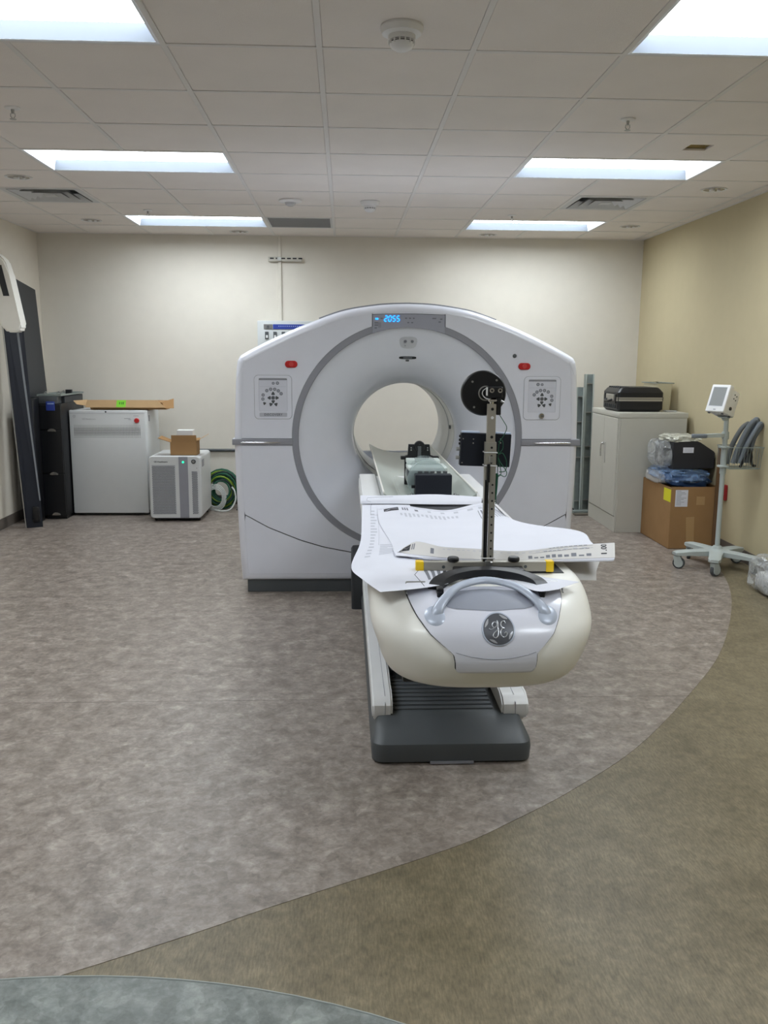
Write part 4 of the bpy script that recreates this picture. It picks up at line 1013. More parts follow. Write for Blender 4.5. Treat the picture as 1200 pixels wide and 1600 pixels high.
t = thing('laser_bracket', 'black bracket with round dial behind the clear test phantom', 'bracket', (0.41, 4.8, 0.88))
b = MB(); pr = [(0.325, 0.875), (0.325, 1.035), (0.342, 1.040), (0.346, 1.098), (0.46, 1.098), (0.466, 1.040), (0.482, 1.035), (0.482, 0.875)]
b.prism([(x, 4.74, z) for x, z in pr], (0, 0.03, 0)); b.build('plate', M_black, t, smooth=False)
MB().lathe([(0.012, -0.004), (0.028, -0.004), (0.030, 0), (0.030, 0.02)], (0.405, 4.735, 1.088), (0, 1, 0), n=24).build('dial', M_black, t)
for dx, dz in ((-0.045, 0), (-0.045, -0.012), (0.045, 0), (0.045, -0.012), (-0.02, 0.005), (0.02, 0.005)):
    MB().cyl((0.405+dx, 4.738, 1.08+dz), (0.405+dx, 4.740, 1.08+dz), 0.004, n=8).build('bolt', M_steel, t)
MB().box(0.395, 0.415, 4.73, 4.74, 0.99, 1.09, 0.002, 1).build('pointer', M_dark, t)
MB().box(0.303, 0.36, 4.72, 4.76, 1.018, 1.035, 0.002, 1).build('side_bar', M_black, t)
MB().box(0.46, 0.51, 4.72, 4.76, 1.018, 1.035, 0.002, 1).build('side_bar', M_black, t)

# ================================================================== PAPER DRAWINGS on the table
class Sheet:
    def __init__(s, rows):
        s.R = [[Vector(p) for p in r] for r in rows]
    def at(s, u, v, lift=0.0):
        def cr(P, t_):
            n = len(P)-1; f = max(0, min(n-1e-6, t_*n)); i = int(f); q = f-i
            a, b_, c, d = P[max(i-1, 0)], P[i], P[i+1], P[min(i+2, n)]
            return 0.5*((2*b_)+(c-a)*q+(2*a-5*b_+4*c-d)*q*q+(3*b_-a-3*c+d)*q**3)
        col = [cr(r, u) for r in s.R]; p = cr(col, v)
        if lift:
            e = 0.004; pu = cr([cr(r, min(1, u+e)) for r in s.R], v)-cr([cr(r, max(0, u-e)) for r in s.R], v); pv = cr(col, min(1, v+e))-cr(col, max(0, v-e))
            n = pu.cross(pv).normalized()
            if n.z < 0 and abs(n.z) > 0.02: n = -n
            if abs(n.z) < 0.5 and n.y > 0 : n = -n
            p = p+n*lift
        return p
    def build(s, name, m, label, nu=36, nv=36, par=None, th=0.0007, cat='paper', group=None):
        b = MB(); T_ = [[s.at(i/nu, j/nv) for i in range(nu+1)] for j in range(nv+1)]
        b.grid(T_); L = [[p-Vector((0, -th*0.3, th)) for p in r] for r in T_]; b.grid(L)
        bd = lambda G: G[0]+[r[-1] for r in G[1:]]+G[-1][::-1][1:]+[r[0] for r in G[::-1][1:-1]]
        b.grid([bd(T_), bd(L)], True)
        s.o = tag(b.build(name, m, par, ang=60), label, cat, group); return s.o
    def patch(s, u0, u1, v0, v1, m, name='printed_text', lift=0.0006):
        b = MB(); n, k = max(1, int((u1-u0)*24)), max(1, int((v1-v0)*24))
        b.grid([[s.at(u0+(u1-u0)*i/n, v0+(v1-v0)*j/k, lift) for i in range(n+1)] for j in range(k+1)]); return b.build(name, m, s.o, smooth=False)
    def line(s, pts, m, r=0.001, name='printed_line'):
        b = MB(); P = []
        for (u0, v0), (u1, v1) in zip(pts, pts[1:]):
            k = max(1, int(math.hypot(u1-u0, v1-v0)*16)); P += [(u0+(u1-u0)*i/k, v0+(v1-v0)*i/k) for i in range(k)]
        P.append(pts[-1]); b.tube([s.at(u, v, 0.0003) for u, v in P], r, 5, ry=0.0004); return b.build(name, m, s.o)
    def text(s, txt, u, v, su, sv, m, rot=0, name='printed_text', bold=0.0):
        me = text_mesh(txt, 1.0, depth=0, bold=bold)
        c, sn = math.cos(rot), math.sin(rot)
        for vt in me.vertices:
            x, y = vt.co.x*c-vt.co.y*sn, vt.co.x*sn+vt.co.y*c
            vt.co = s.at(u+x*su, v-y*sv, 0.0007)
        me.transform(chain_matrix(s.o).inverted()); return link(name, me, m, s.o, smooth=False)
SA = Sheet([[(0.082, 4.129, 0.879), (0.155, 4.103, 0.880), (0.221, 4.084, 0.880), (0.305, 4.071, 0.880)], [(0.07, 3.635, 0.879), (0.137, 3.629, 0.880), (0.197, 3.629, 0.880), (0.3, 3.633, 0.880)], [(0.057, 3.239, 0.872), (0.121, 3.182, 0.884), (0.173, 3.186, 0.883), (0.29, 3.203, 0.880)], [(0.021, 2.941, 0.852), (0.097, 2.844, 0.886), (0.199, 2.927, 0.884), (0.333, 2.938, 0.881)], [(0.054, 2.669, 0.876), (0.142, 2.661, 0.884), (0.226, 2.713, 0.885), (0.358, 2.779, 0.883)], [(0.103, 2.501, 0.880), (0.172, 2.514, 0.882), (0.241, 2.534, 0.884), (0.313, 2.574, 0.885)]])
SA.build('drawing_sheet', M_paper, 'large printed drawing sheet draped over the left edge of the table', group='drawing sheets on the table')
SA.line([(0.22, 0.02), (0.20, 0.05), (0.20, 0.14), (0.95, 0.14)], M_ink, 0.0008)
for k in range(16): SA.patch(0.20, 0.20+0.12*random.uniform(0.5, 1), 0.10+0.028*k, 0.112+0.028*k, M_inkp)
for k in range(9): SA.patch(0.42+0.03*(k % 2), 0.42+0.4*random.uniform(0.4, 1), 0.09+0.014*k, 0.096+0.014*k, M_inkp)
for k in range(7): SA.patch(0.40, 0.40+0.42*random.uniform(0.3, 1), 0.42+0.016*k, 0.427+0.016*k, M_inkp)
SA.line([(0.36, 0.08), (0.36, 0.42), (0.86, 0.42), (0.86, 0.08), (0.36, 0.08)], M_inkp, 0.0008)
SA.line([(0.98, 0.62), (0.86, 0.72), (0.72, 0.76), (0.64, 0.82), (0.66, 0.97)], M_inkb, 0.0011)
SA.line([(0.80, 0.70), (0.97, 0.80), (0.985, 0.97)], M_inkb, 0.0011)
for k in range(5): SA.patch(0.74+0.045*k, 0.765+0.045*k, 0.76+0.02*k, 0.90+0.01*k, M_ink if k != 3 else M_inkb)
SB = Sheet([[(0.148, 3.919, 0.885), (0.24, 3.905, 0.905), (0.347, 3.865, 0.897), (0.46, 3.842, 0.892), (0.586, 3.92, 0.905), (0.637, 3.925, 0.91), (0.675, 3.884, 0.905)], [(0.142, 3.603, 0.885), (0.244, 3.603, 0.893), (0.349, 3.578, 0.892), (0.453, 3.548, 0.892), (0.565, 3.589, 0.895), (0.679, 3.62, 0.9), (0.706, 3.533, 0.897)], [(0.159, 3.332, 0.885), (0.25, 3.319, 0.89), (0.347, 3.293, 0.89), (0.444, 3.282, 0.892), (0.569, 3.29, 0.9), (0.699, 3.314, 0.905), (0.894, 3.274, 0.91)], [(0.172, 3.154, 0.885), (0.255, 3.072, 0.888), (0.345, 3.049, 0.888), (0.436, 3.039, 0.89), (0.569, 3.013, 0.9), (0.709, 3.029, 0.91), (0.875, 3.002, 0.92)], [(0.176, 3.024, 0.885), (0.232, 2.916, 0.886), (0.327, 2.886, 0.886), (0.433, 2.861, 0.886), (0.579, 2.831, 0.889), (0.726, 2.814, 0.895), (0.881, 2.778, 0.905)], [(0.186, 2.97, 0.897), (0.249, 3.008, 0.925), (0.33, 2.922, 0.925), (0.436, 2.89, 0.925), (0.581, 2.848, 0.925), (0.741, 2.88, 0.935), (0.91, 2.86, 0.95)]])
SB.build('drawing_sheet', M_paper, 'big white drawing sheet under the stand with its near edge curled up', group='drawing sheets on the table', nu=48, nv=48)
SB.line([(0.02, 0.03), (0.95, 0.05)], M_inkp, 0.0008)
SB.patch(0.06, 0.16, 0.045, 0.085, M_inkb, 'printed_mark'); SB.line([(0.065, 0.08), (0.11, 0.055), (0.155, 0.065)], M_paper, 0.0014)
for k in range(3): SB.patch(0.185+0.016*k, 0.195+0.016*k, 0.05, 0.085, M_ink)
for k in range(8): SB.patch(0.27+0.085*k, 0.27+0.085*k+0.04*random.uniform(0.4, 1), 0.06, 0.085, M_inkp if k else M_ink)
for k in range(14): SB.patch(0.16+0.028*k, 0.175+0.028*k, 0.12, 0.12+0.05*random.uniform(0.5, 1), M_inkp)
for k in range(12): SB.patch(0.68+0.02*k, 0.68+0.02*k+random.choice((0.005, 0.012)), 0.10, 0.19, M_ink)
# curled under-side strip with print
strip = Sheet([[SB.at(u/12, 0.865) + Vector((0, -0.0022, 0.0)) for u in range(13)], [SB.at(u/12, 0.94)+Vector((0, -0.0022, 0)) for u in range(13)], [SB.at(u/12, 0.998)+Vector((0, -0.0022, 0)) for u in range(13)]])
strip.build('curled_edge', M_paper2, None, nu=36, nv=8, par=SB.o, cat=None)
tag(strip.o, 'printed greyish underside of the curled edge')
strip.patch(0.06, 0.13, 0.25, 0.80, M_inkb, 'printed_mark'); strip.line([(0.065, 0.70), (0.10, 0.40), (0.13, 0.55)], M_paper2, 0.0012)
for k in range(2): strip.patch(0.142+0.014*k, 0.150+0.014*k, 0.3, 0.75, M_ink)
strip.patch(0.27, 0.29, 0.2, 0.55, M_ink)
for k in range(10): strip.patch(0.70+0.022*k, 0.715+0.022*k, 0.15, 0.15+0.25*random.uniform(0.3, 1), M_ink)
strip.line([(0.66, 0.50), (0.92, 0.62)], M_inkp, 0.0008); strip.line([(0.66, 0.75), (0.92, 0.85)], M_inkp, 0.0008)
for k in range(22):
    u = 0.34+0.026*k
    strip.patch(u, u+0.018*random.uniform(0.5, 1), 0.62+0.01*(k % 3), 0.68+0.01*(k % 3), M_inkp)
for k in range(9):
    strip.patch(0.76+0.017*k, 0.772+0.017*k, 0.56, 0.60, M_ink); strip.patch(0.78+0.014*k, 0.79+0.014*k, 0.86, 0.93, M_ink)
strip.text('1.00', 0.955, 0.5, 0.026, -0.42, M_inkb, PI/2, bold=0.02)
SE_ = Sheet([[(0.072, 4.061, 0.885), (0.244, 4.06, 0.885), (0.423, 4.041, 0.885), (0.641, 4.04, 0.885)], [(0.072, 4.075, 0.902), (0.245, 4.08, 0.902), (0.428, 4.08, 0.902), (0.645, 4.06, 0.902)], [(0.073, 4.135, 0.913), (0.248, 4.135, 0.913), (0.434, 4.154, 0.915), (0.648, 4.094, 0.912)]])
SE_.build('rolled_sheet', M_paper, 'narrow white folded sheet lying across the far end of the table', nu=24, nv=10, group='drawing sheets on the table')
SE_.line([(0.12, 0.25), (0.08, 0.4), (0.09, 0.7), (0.3, 0.8)], M_ink, 0.0007)
SC_ = Sheet([[(0.228, 3.02, 0.880), (0.411, 3.00, 0.880), (0.499, 2.98, 0.880), (0.705, 2.95, 0.880), (0.893, 2.95, 0.872)], [(0.33, 2.92, 0.878), (0.437, 2.92, 0.878), (0.503, 2.90, 0.876), (0.675, 2.88, 0.862), (0.860, 2.88, 0.850)], [(0.38, 2.80, 0.880), (0.437, 2.80, 0.880), (0.503, 2.79, 0.880), (0.675, 2.79, 0.845), (0.84, 2.81, 0.832)]])
SC_.build('drawing_sheet', M_paper2, 'greyish drawing sheet hanging out under the curled sheet behind the yellow cap', nu=30, nv=16, group='drawing sheets on the table')
for k in range(14): SC_.patch(0.30+0.035*k, 0.32+0.035*k, 0.1, 0.1+0.2*random.uniform(0.3, 1), M_inkp)
SD = Sheet([[(0.507, 2.671, 0.888), (0.557, 2.666, 0.889), (0.64, 2.627, 0.888), (0.722, 2.593, 0.884)], [(0.498, 2.622, 0.886), (0.543, 2.597, 0.886), (0.606, 2.569, 0.885), (0.684, 2.563, 0.882)], [(0.508, 2.57, 0.885), (0.538, 2.525, 0.885), (0.574, 2.484, 0.884), (0.636, 2.512, 0.882)]])
SD.build('paper_corner', M_paper, 'small folded white paper corner on the right of the table nose', nu=16, nv=12, group='drawing sheets on the table')
for k in range(3):
    o = Sheet([[(0.17, 3.06-0.02*k, 0.886+0.003*k), (0.22, 3.06-0.02*k, 0.887+0.003*k), (0.26, 3.04-0.02*k, 0.887+0.003*k)], [(0.175, 2.95-0.01*k, 0.886+0.003*k), (0.225, 2.93-0.01*k, 0.887+0.003*k), (0.265, 2.91-0.01*k, 0.887+0.003*k)]])
    o.build('document_page', M_paper, ['lowest small page in the stack left of the curled sheet', 'middle small page in the stack left of the curled sheet', 'top small page in the stack left of the curled sheet'][k], nu=8, nv=8, group='small pages stacked on the table')

# ================================================================== LEFT BACK GROUP
# leaning boards against the left wall
def slab(name, q, thick, m, par, **kw):
    """quad (four 3D corners) given thickness along its normal"""
    q = [Vector(p) for p in q]; n = (q[1]-q[0]).cross(q[3]-q[0]).normalized()*thick
    return MB().hexa(q, [p+n for p in q]).build(name, m, par, smooth=False, **kw)
t = thing('leaning_panel', 'dark grey tall board leaning in the left back corner behind the machine cover', 'panel', (-3.0, 8.7, 0))
slab('board', [(-2.95, 8.45, 0.002), (-2.95, 9.02, 0.002), (-3.075, 9.02, 2.20), (-3.075, 8.45, 2.27)], 0.025, M_dark2, t)
MB().box(-3.075, -3.066, 8.88, 8.92, 2.14, 2.16, 0.002, 1).build('mount_hole', M_black, t)
t = thing('machine_cover_panel', 'tall near-black cover panel with silver edge strips and ivory head leaning on left wall', 'panel', (-3.0, 8.0, 0))
slab('board', [(-2.925, 8.04, 0.002), (-2.80, 8.10, 0.002), (-2.925, 8.25, 2.0), (-3.07, 8.10, 2.45)], 0.02, M_navy, t)
slab('edge_strip', [(-2.932, 8.030, 0.002), (-2.924, 8.032, 0.002), (-3.070, 8.090, 2.45), (-3.078, 8.088, 2.45)], 0.006, M_steel, t)
slab('trim_strip', [(-2.808, 8.075, 0.25), (-2.796, 8.078, 0.25), (-2.90, 8.085, 1.78), (-2.918, 8.082, 1.78)], 0.01, mat('strip_silver', (150, 156, 164), 0.35, metal=0.5), t)
# ivory head
b = MB(); hd = [(-3.115, 2.46), (-3.00, 2.44), (-2.925, 2.37), (-2.895, 2.25), (-2.825, 1.84), (-2.825, 1.79), (-2.85, 1.765), (-2.94, 1.76), (-2.975, 1.79), (-3.02, 1.86), (-3.115, 2.25)]
b.hexa([(x, 7.93, z) for x, z in hd], [(x, 8.07, z) for x, z in hd])
bmesh.ops.bevel(b.b, geom=[e for e in b.b.edges], offset=0.015, segments=3, affect='EDGES')
b.build('head_cover', M_ivory, t)
slab('head_window', [(-2.955, 7.925, 2.07), (-2.905, 7.925, 2.07), (-2.955, 7.925, 2.33), (-3.01, 7.925, 2.33)], -0.006, M_dark2, t)
MB().box(-2.86, -2.80, 8.02, 8.06, 0.06, 0.20, 0.01, 2).build('corner_foot', M_black, t)

tag(MB().box(-2.985, -2.885, 8.27, 8.44, 0.0, 1.17, 0.012, 2).build('slim_cover', M_black), 'slim black upright cover standing between the leaning panels and the drawer tower', 'cover')
# black drawer tower
t = thing('drawer_tower', 'black tower with three drawers and silver pulls in the left back corner', 'cabinet', (-2.72, 8.7, 0))
MB().box(-2.925, -2.69, 8.475, 9.20, 0.03, 1.115, 0.008, 2).build('body', M_black, t)
MB().box(-2.89, -2.70, 8.50, 9.18, 0.0, 0.03).build('plinth', M_black, t)
for k, (z0, z1) in enumerate(((0.045, 0.445), (0.455, 0.862), (0.872, 1.105))):
    dr = MB().box(-2.898, -2.695, 8.462, 8.476, z0, z1, 0.003, 1).build('drawer', M_black, t)
    hz = (0.045, 0.437, 0.853)[k]
    if k < 3:
        c = (-2.785, hz)
        P = [(c[0]+0.04*math.cos(a), c[1]+0.028*math.sin(a)) for a in [PI*i/12 for i in range(13)]]
        MB().prism([(x, 8.450, z) for x, z in P], (0, 0.012, 0)).build('pull', M_refl, dr)
MB().box(-2.825, -2.745, 8.452, 8.464, 1.05, 1.135, 0.003, 1).build('blue_tag', M_blue, t, label='blue tag clipped to the top drawer')
MB().box(-2.81, -2.75, 8.450, 8.453, 1.11, 1.122).build('tag_stripe', mat('tag_pale', (150, 175, 220), 0.5), t, smooth=False)
MB().box(-2.895, -2.72, 8.466, 8.60, 1.113, 1.185, 0.01, 2).build('top_housing', M_dark, t)
MB().box(-2.90, -2.692, 8.601, 9.19, 1.113, 1.18, 0.004, 1).build('top_housing', M_dark2, t)
tr = thing('parts_tray', 'grey metal tray of loose hardware on top of the black drawer tower', 'tray', (-2.70, 8.7, 1.187))
b = MB(); b.box(-2.91, -2.685, 8.47, 9.20, 1.186, 1.190); 
for bx in ((-2.91, -2.905, 8.47, 9.20), (-2.69, -2.685, 8.47, 9.20), (-2.905, -2.69, 9.195, 9.20), (-2.905, -2.69, 8.47, 8.475)): b.box(*bx, 1.190, 1.203)
b.build('tray', M_galv, tr, smooth=False)
for x, y, l in ((-2.86, 8.60, 'larger crumpled silver clip at the left of the parts tray'), (-2.77, 8.70, 'small crumpled silver clip near the middle of the parts tray'), (-2.80, 8.95, 'silver clip farthest back in the parts tray')):
    tag(MB().tube([(x-0.03, y, 1.20), (x-0.01, y+0.01, 1.222), (x+0.012, y, 1.205), (x+0.03, y+0.01, 1.215)], 0.008, 8, smooth=4, ry=0.005).build('metal_clip', M_steel), l, 'hardware', 'silver clips in the parts tray')
b = MB(); b.box(-2.76, -2.70, 8.85, 8.89, 1.1905, 1.235, 0.004, 2).box(-2.75, -2.71, 8.848, 8.852, 1.20, 1.225)
tag(b.build('black_connector', M_black), 'small black connector block standing in the tray on the drawer tower', 'hardware')

# white perforated cabinet
t = thing('power_cabinet', 'white metal cabinet with perforated band and red stop button', 'cabinet', (-2.3, 8.85, 0))
MB().box(-2.672, -1.94, 8.70, 9.26, 0.05, 1.040, 0.012, 3).build('body', M_gw, t)
fp = MB().box(-2.680, -1.945, 8.66, 8.699, 0.028, 1.043, 0.010, 3).build('front_panel', M_gw, t)
MB().box(-2.64, -1.97, 8.72, 9.24, 0.0, 0.05).build('plinth', M_black, t, smooth=False)
MB().box(-2.672, -1.952, 8.6585, 8.661, 1.013, 1.0155).build('panel_joint', M_trimgrey, fp, smooth=False)
b = MB(); k = 0
for j in range(8):
    z = 0.896-j*0.0165
    r = 0.003 if j in (0, 7) else (0.004 if j in (1, 6) else 0.0054)
    for i in range(45):
        x = -2.632+i*0.0143
        b.face([(x+r*math.cos(a), 8.6594, z+r*math.sin(a)) for a in [2*PI*q/6 for q in range(6)]])
b.build('perforations', M_black, fp, smooth=False, kind='stuff')
MB().lathe([(0.0, -0.022), (0.020, -0.022), (0.024, -0.016), (0.024, -0.004), (0.012, -0.003), (0.012, 0)], (-2.028, 8.66, 0.945), (0, 1, 0), n=24).build('stop_button', M_red, t)
MB().cyl((-2.325, 8.657, 1.028), (-2.325, 8.661, 1.028), 0.008, n=12).build('lock_hole', M_seam, fp)
MB().cyl((-2.628, 8.657, 0.985), (-2.628, 8.661, 0.985), 0.016, n=20).build('round_badge', mat('badge_pale', (184, 186, 188), 0.5), fp)
lettering('lettering', 'GE Healthcare', 0.022, (-2.49, 8.6592, 0.958), mat('faint_print', (168, 170, 172), 0.6), fp)
for x0, x1, z in ((-2.15, -2.09, 0.965), (-2.11, -2.085, 0.953), (-2.06, -2.01, 0.99)):
    MB().box(x0, x1, 8.6592, 8.6605, z-0.003, z+0.003).build('printed_line', mat('faint_print', (168, 170, 172), 0.6), fp, smooth=False)
MB().box(-1.941, -1.934, 8.78, 8.80, 0.93, 0.99, 0.002, 1).build('side_latch', M_trimgrey, t)

# long flat carton on the cabinet
t = thing('flat_carton', 'long flat cardboard carton with green label on the white cabinet', 'cardboard box', (-2.2, 8.85, 1.045))
MB().hexa([(-2.50, 8.78, 1.0455), (-1.76, 8.78, 1.0455), (-1.76, 9.05, 1.0455), (-2.50, 9.05, 1.0455)], [(-2.52, 8.755, 1.115), (-1.80, 8.755, 1.115), (-1.80, 9.05, 1.125), (-2.52, 9.05, 1.125)]).build('tray', M_card, t, smooth=False)
slab('top_flap', [(-2.54, 8.735, 1.066), (-1.76, 8.735, 1.066), (-1.84, 8.752, 1.138), (-2.52, 8.752, 1.138)], 0.004, M_cardlight, t)
slab('end_flap', [(-1.78, 8.735, 1.060), (-1.69, 8.78, 1.058), (-1.70, 8.84, 1.150), (-1.80, 8.78, 1.118)], 0.004, M_card, t)
slab('end_flap', [(-2.52, 8.735, 1.082), (-2.62, 8.73, 1.098), (-2.66, 8.76, 1.132), (-2.53, 8.79, 1.140)], 0.004, M_cardlight, t)
slab('green_label', [(-2.24, 8.7315, 1.070), (-2.15, 8.7315, 1.070), (-2.145, 8.7475, 1.138), (-2.235, 8.7475, 1.138)], -0.0015, M_lime, t)
for x in (-2.21, -2.19, -2.175): slab('pen_mark', [(x, 8.735, 1.098), (x+0.008, 8.735, 1.098), (x+0.010, 8.740, 1.120), (x+0.002, 8.740, 1.120)], -0.005, mat('pen_green', (60, 130, 40), 0.7), t)

# chiller / air unit
t = thing('cooling_unit', 'white wheeled cooling unit with grey stripe and mesh vents', 'equipment unit', (-1.6, 8.6, 0))
sh = [rrect(-1.862, -1.372, 0.035, 0.630, 0.03)]
b = MB(); q = sh[0]; q1 = [(x+0.012*(1 if x < -1.6 else -1), z-(0.004 if z > 0.3 else -0.004)) for x, z in q]
b.grid([[(x, 8.335, z) for x, z in q1], [(x, 8.348, z) for x, z in q], [(x+0.0, 8.95, z) for x, z in q]], True)
b.face([Vector((x, 8.335, z)) for x, z in q1]); b.face([Vector((x, 8.95, z)) for x, z in q[::-1]])
un = b.build('housing', M_gw, t, ang=40)
MB().box(-1.577, -1.492, 8.330, 8.337, 0.040, 0.626).build('grey_stripe', M_trimgrey, t, smooth=False)
def mesh_panel(x0, x1, z0, z1):
    pn = MB().box(x0, x1, 8.332, 8.336, z0, z1, 0.001, 1).build('vent_panel', mat('vent_grey', (176, 178, 182), 0.5), t)
    b = MB(); r = 0.0045; row = 0; z = z0+0.007
    while z < z1-0.004:
        x = x0+0.007+(0.006 if row % 2 else 0)
        while x < x1-0.004:
            b.face([(x+r*math.cos(a), 8.3314, z+r*math.sin(a)) for a in [2*PI*k/6 for k in range(6)]]); x += 0.012
        z += 0.0105; row += 1
    b.build('perforations', mat('vent_hole', (84, 86, 92), 0.7), pn, smooth=False, kind='stuff')
mesh_panel(-1.832, -1.612, 0.075, 0.548); mesh_panel(-1.458, -1.402, 0.075, 0.488)
lettering('lettering', 'GE Healthcare', 0.0215, (-1.745, 8.3335, 0.578), M_dark, t, bold=0.0002)
MB().lathe([(0, -0.004), (0.010, -0.004), (0.011, 0)], (-1.535, 8.329, 0.576), (0, 1, 0), n=16).build('power_light', M_ledgreen, t)
MB().lathe([(0, -0.012), (0.018, -0.012), (0.022, -0.006), (0.022, 0)], (-1.437, 8.336, 0.582), (0, 1, 0), n=24).build('gauge', M_dark, t)
MB().lathe([(0, -0.013), (0.012, -0.013), (0.012, -0.012)], (-1.437, 8.336, 0.582), (0, 1, 0), n=20).build('gauge_face', M_steel, t)
MB().box(-1.411, -1.405, 8.333, 8.336, 0.515, 0.521).build('small_mark', M_dark, t, smooth=False)
MB().box(-1.373, -1.368, 8.42, 8.53, 0.52, 0.59, 0.002, 1).build('side_grip', M_trimgrey, t)
MB().box(-1.83, -1.41, 8.37, 8.92, 0.02, 0.05).build('underframe', M_black, t, smooth=False)
for x, y in ((-1.82, 8.41), (-1.41, 8.41), (-1.82, 8.88), (-1.41, 8.88)):
    MB().cyl((x-0.010, y, 0.019), (x+0.010, y, 0.019), 0.019, n=16).build('caster', M_black, t)
# small open carton
t = thing('open_carton', 'small open brown cardboard box with raised flaps on the cooling unit', 'cardboard box', (-1.53, 8.52, 0.631))
X0, X1, Y0, Y1, Z0, Z1 = -1.668, -1.418, 8.42, 8.60, 0.6315, 0.755
b = MB(); 
for bx in ((X0, X1, Y0, Y0+0.004, Z0, Z1), (X0, X1, Y1-0.004, Y1, Z0, Z1), (X0, X0+0.004, Y0+0.004, Y1-0.004, Z0, Z1), (X1-0.004, X1, Y0+0.004, Y1-0.004, Z0, Z1), (X0, X1, Y0, Y1, Z0, Z0+0.003)): b.box(*bx)
b.build('carton_body', M_card, t, smooth=False)
slab('front_flap', [(X0+0.012, Y0, Z1), (X1, Y0, Z1), (X1, Y0-0.004, Z1+0.068), (X0+0.012, Y0-0.004, Z1+0.068)], -0.004, M_card, t)
slab('side_flap', [(X0, Y0, Z1), (X0, Y1, Z1), (X0-0.115, Y1+0.01, Z1+0.045), (X0-0.115, Y0, Z1+0.038)], 0.004, M_card, t)
slab('side_flap', [(X1, Y0, Z1+0.012), (X1, Y1, Z1+0.012), (X1+0.09, Y1+0.02, Z1+0.065), (X1+0.07, Y0, Z1+0.050)], -0.004, M_cardlight, t)
slab('rear_flap', [(X0, Y1, Z1), (X1, Y1, Z1), (X1, Y1+0.06, Z1+0.02), (X0, Y1+0.06, Z1+0.02)], 0.004, M_card, t)
b = MB(); b.box(-1.612, -1.458, 8.47, 8.58, 0.636, 0.868, 0.003, 1)
tag(b.build('small_white_box', M_white2), 'small white carton standing inside the open cardboard box', 'box')
# cable coil
coil = thing('cable_coil', 'coil of green, yellow-green and white cables on the floor by the back wall', 'cable', (-1.25, 8.95, 0))
for k in range(18):
    r = 0.095+0.012*(k % 8)+random.uniform(-0.006, 0.006); cx, cz = -1.275+random.uniform(-0.01, 0.01), 0.20+random.uniform(-0.01, 0.02); y = 8.98+0.011*k
    pts = [(cx+r*math.cos(a)*1.0, y+0.012*math.sin(2*a+k), cz+r*1.12*math.sin(a)) for a in [2*PI*i/20 for i in range(20)]]
    mm = (M_green, mat('dark_green_cable', (20, 44, 44), 0.5), mat('yellow_green_cable', (120, 150, 40), 0.5), M_green)[k % 4]
    MB().tube(pts, 0.0085, 8, closed=True).build('cable_loop', mm, coil)
for k in range(4):
    r = 0.075+0.012*k; pts = [(-1.335+r*math.cos(a), 8.965+0.003*k-0.008, 0.135+r*math.sin(a)*1.25) for a in [2*PI*i/18 for i in range(18)]]
    MB().tube(pts, 0.006, 8, closed=True).build('cable_loop', mat('white_cable', (196, 200, 196), 0.5), coil)
MB().tube([(-1.33, 8.88, 0.02), (-1.25, 8.86, 0.012), (-1.17, 8.87, 0.03), (-1.12, 8.90, 0.12), (-1.13, 8.92, 0.21), (-1.16, 8.93, 0.25)], 0.008, 8, smooth=5).build('loose_end', mat('white_cable', (196, 200, 196), 0.5), coil)
tag(MB().box(-1.13, -1.05, 9.25, 9.34, 0.0, 0.17, 0.006, 2).build('junction_box', M_dark), 'small dark box on the floor against the back wall behind the cables', 'junction box')

# ================================================================== RIGHT BACK GROUP
def strut(x, y, z1, lean, label, w_=0.045):
    t = thing('strut_channel', label, 'metal channel', (x, y, 0), group='galvanised strut channels against the back wall')
    M_ = Matrix.Translation((x, y, 0.012)) @ Matrix.Rotation(-lean, 4, 'X')
    for bx in ((-w_, -w_+0.004, -0.03, 0.03), (w_-0.004, w_, -0.03, 0.03), (-w_, w_, 0.026, 0.03)):
        MB().box(*bx, 0, z1, M=M_).build('channel_side', M_galv, t, smooth=False)
    k = 0
    for z in (0.10, 0.55, 0.66, z1*0.72, z1-0.10):
        if z < z1-0.05:
            MB().box(-w_+0.004, w_-0.004, -0.026, 0.026, z, z+0.008, M=M_).build('cross_clip', M_steel, t, smooth=False)
    for sx_ in (-1, 1):
        MB().box(min(sx_*w_, sx_*(w_-0.014)), max(sx_*w_, sx_*(w_-0.014)), -0.031, -0.027, 0, z1, M=M_).build('lip', mat('galv_bright', (186, 196, 194), 0.4, metal=0.4), t, smooth=False)
    return t
strut(2.50, 8.92, 1.40, 0.03, 'taller galvanised strut channel leaning between scanner and grey cabinet')
strut(2.39, 8.86, 1.27, 0.03, 'shorter galvanised strut channel nearest the scanner', 0.04)
tag(MB().box(2.33, 2.56, 8.72, 8.80, 0.0, 0.035, 0.003, 1).build('metal_strip', M_galv), 'short metal strip on the floor in front of the strut channels', 'metal channel')
tag(MB().box(2.32, 2.56, 8.62, 8.69, 0.0, 0.02, 0.003, 1).build('dark_strip', mat('brown_strip', (96, 90, 80), 0.6), None), 'flat brownish strip on the floor beside the grey cabinet', 'strip')

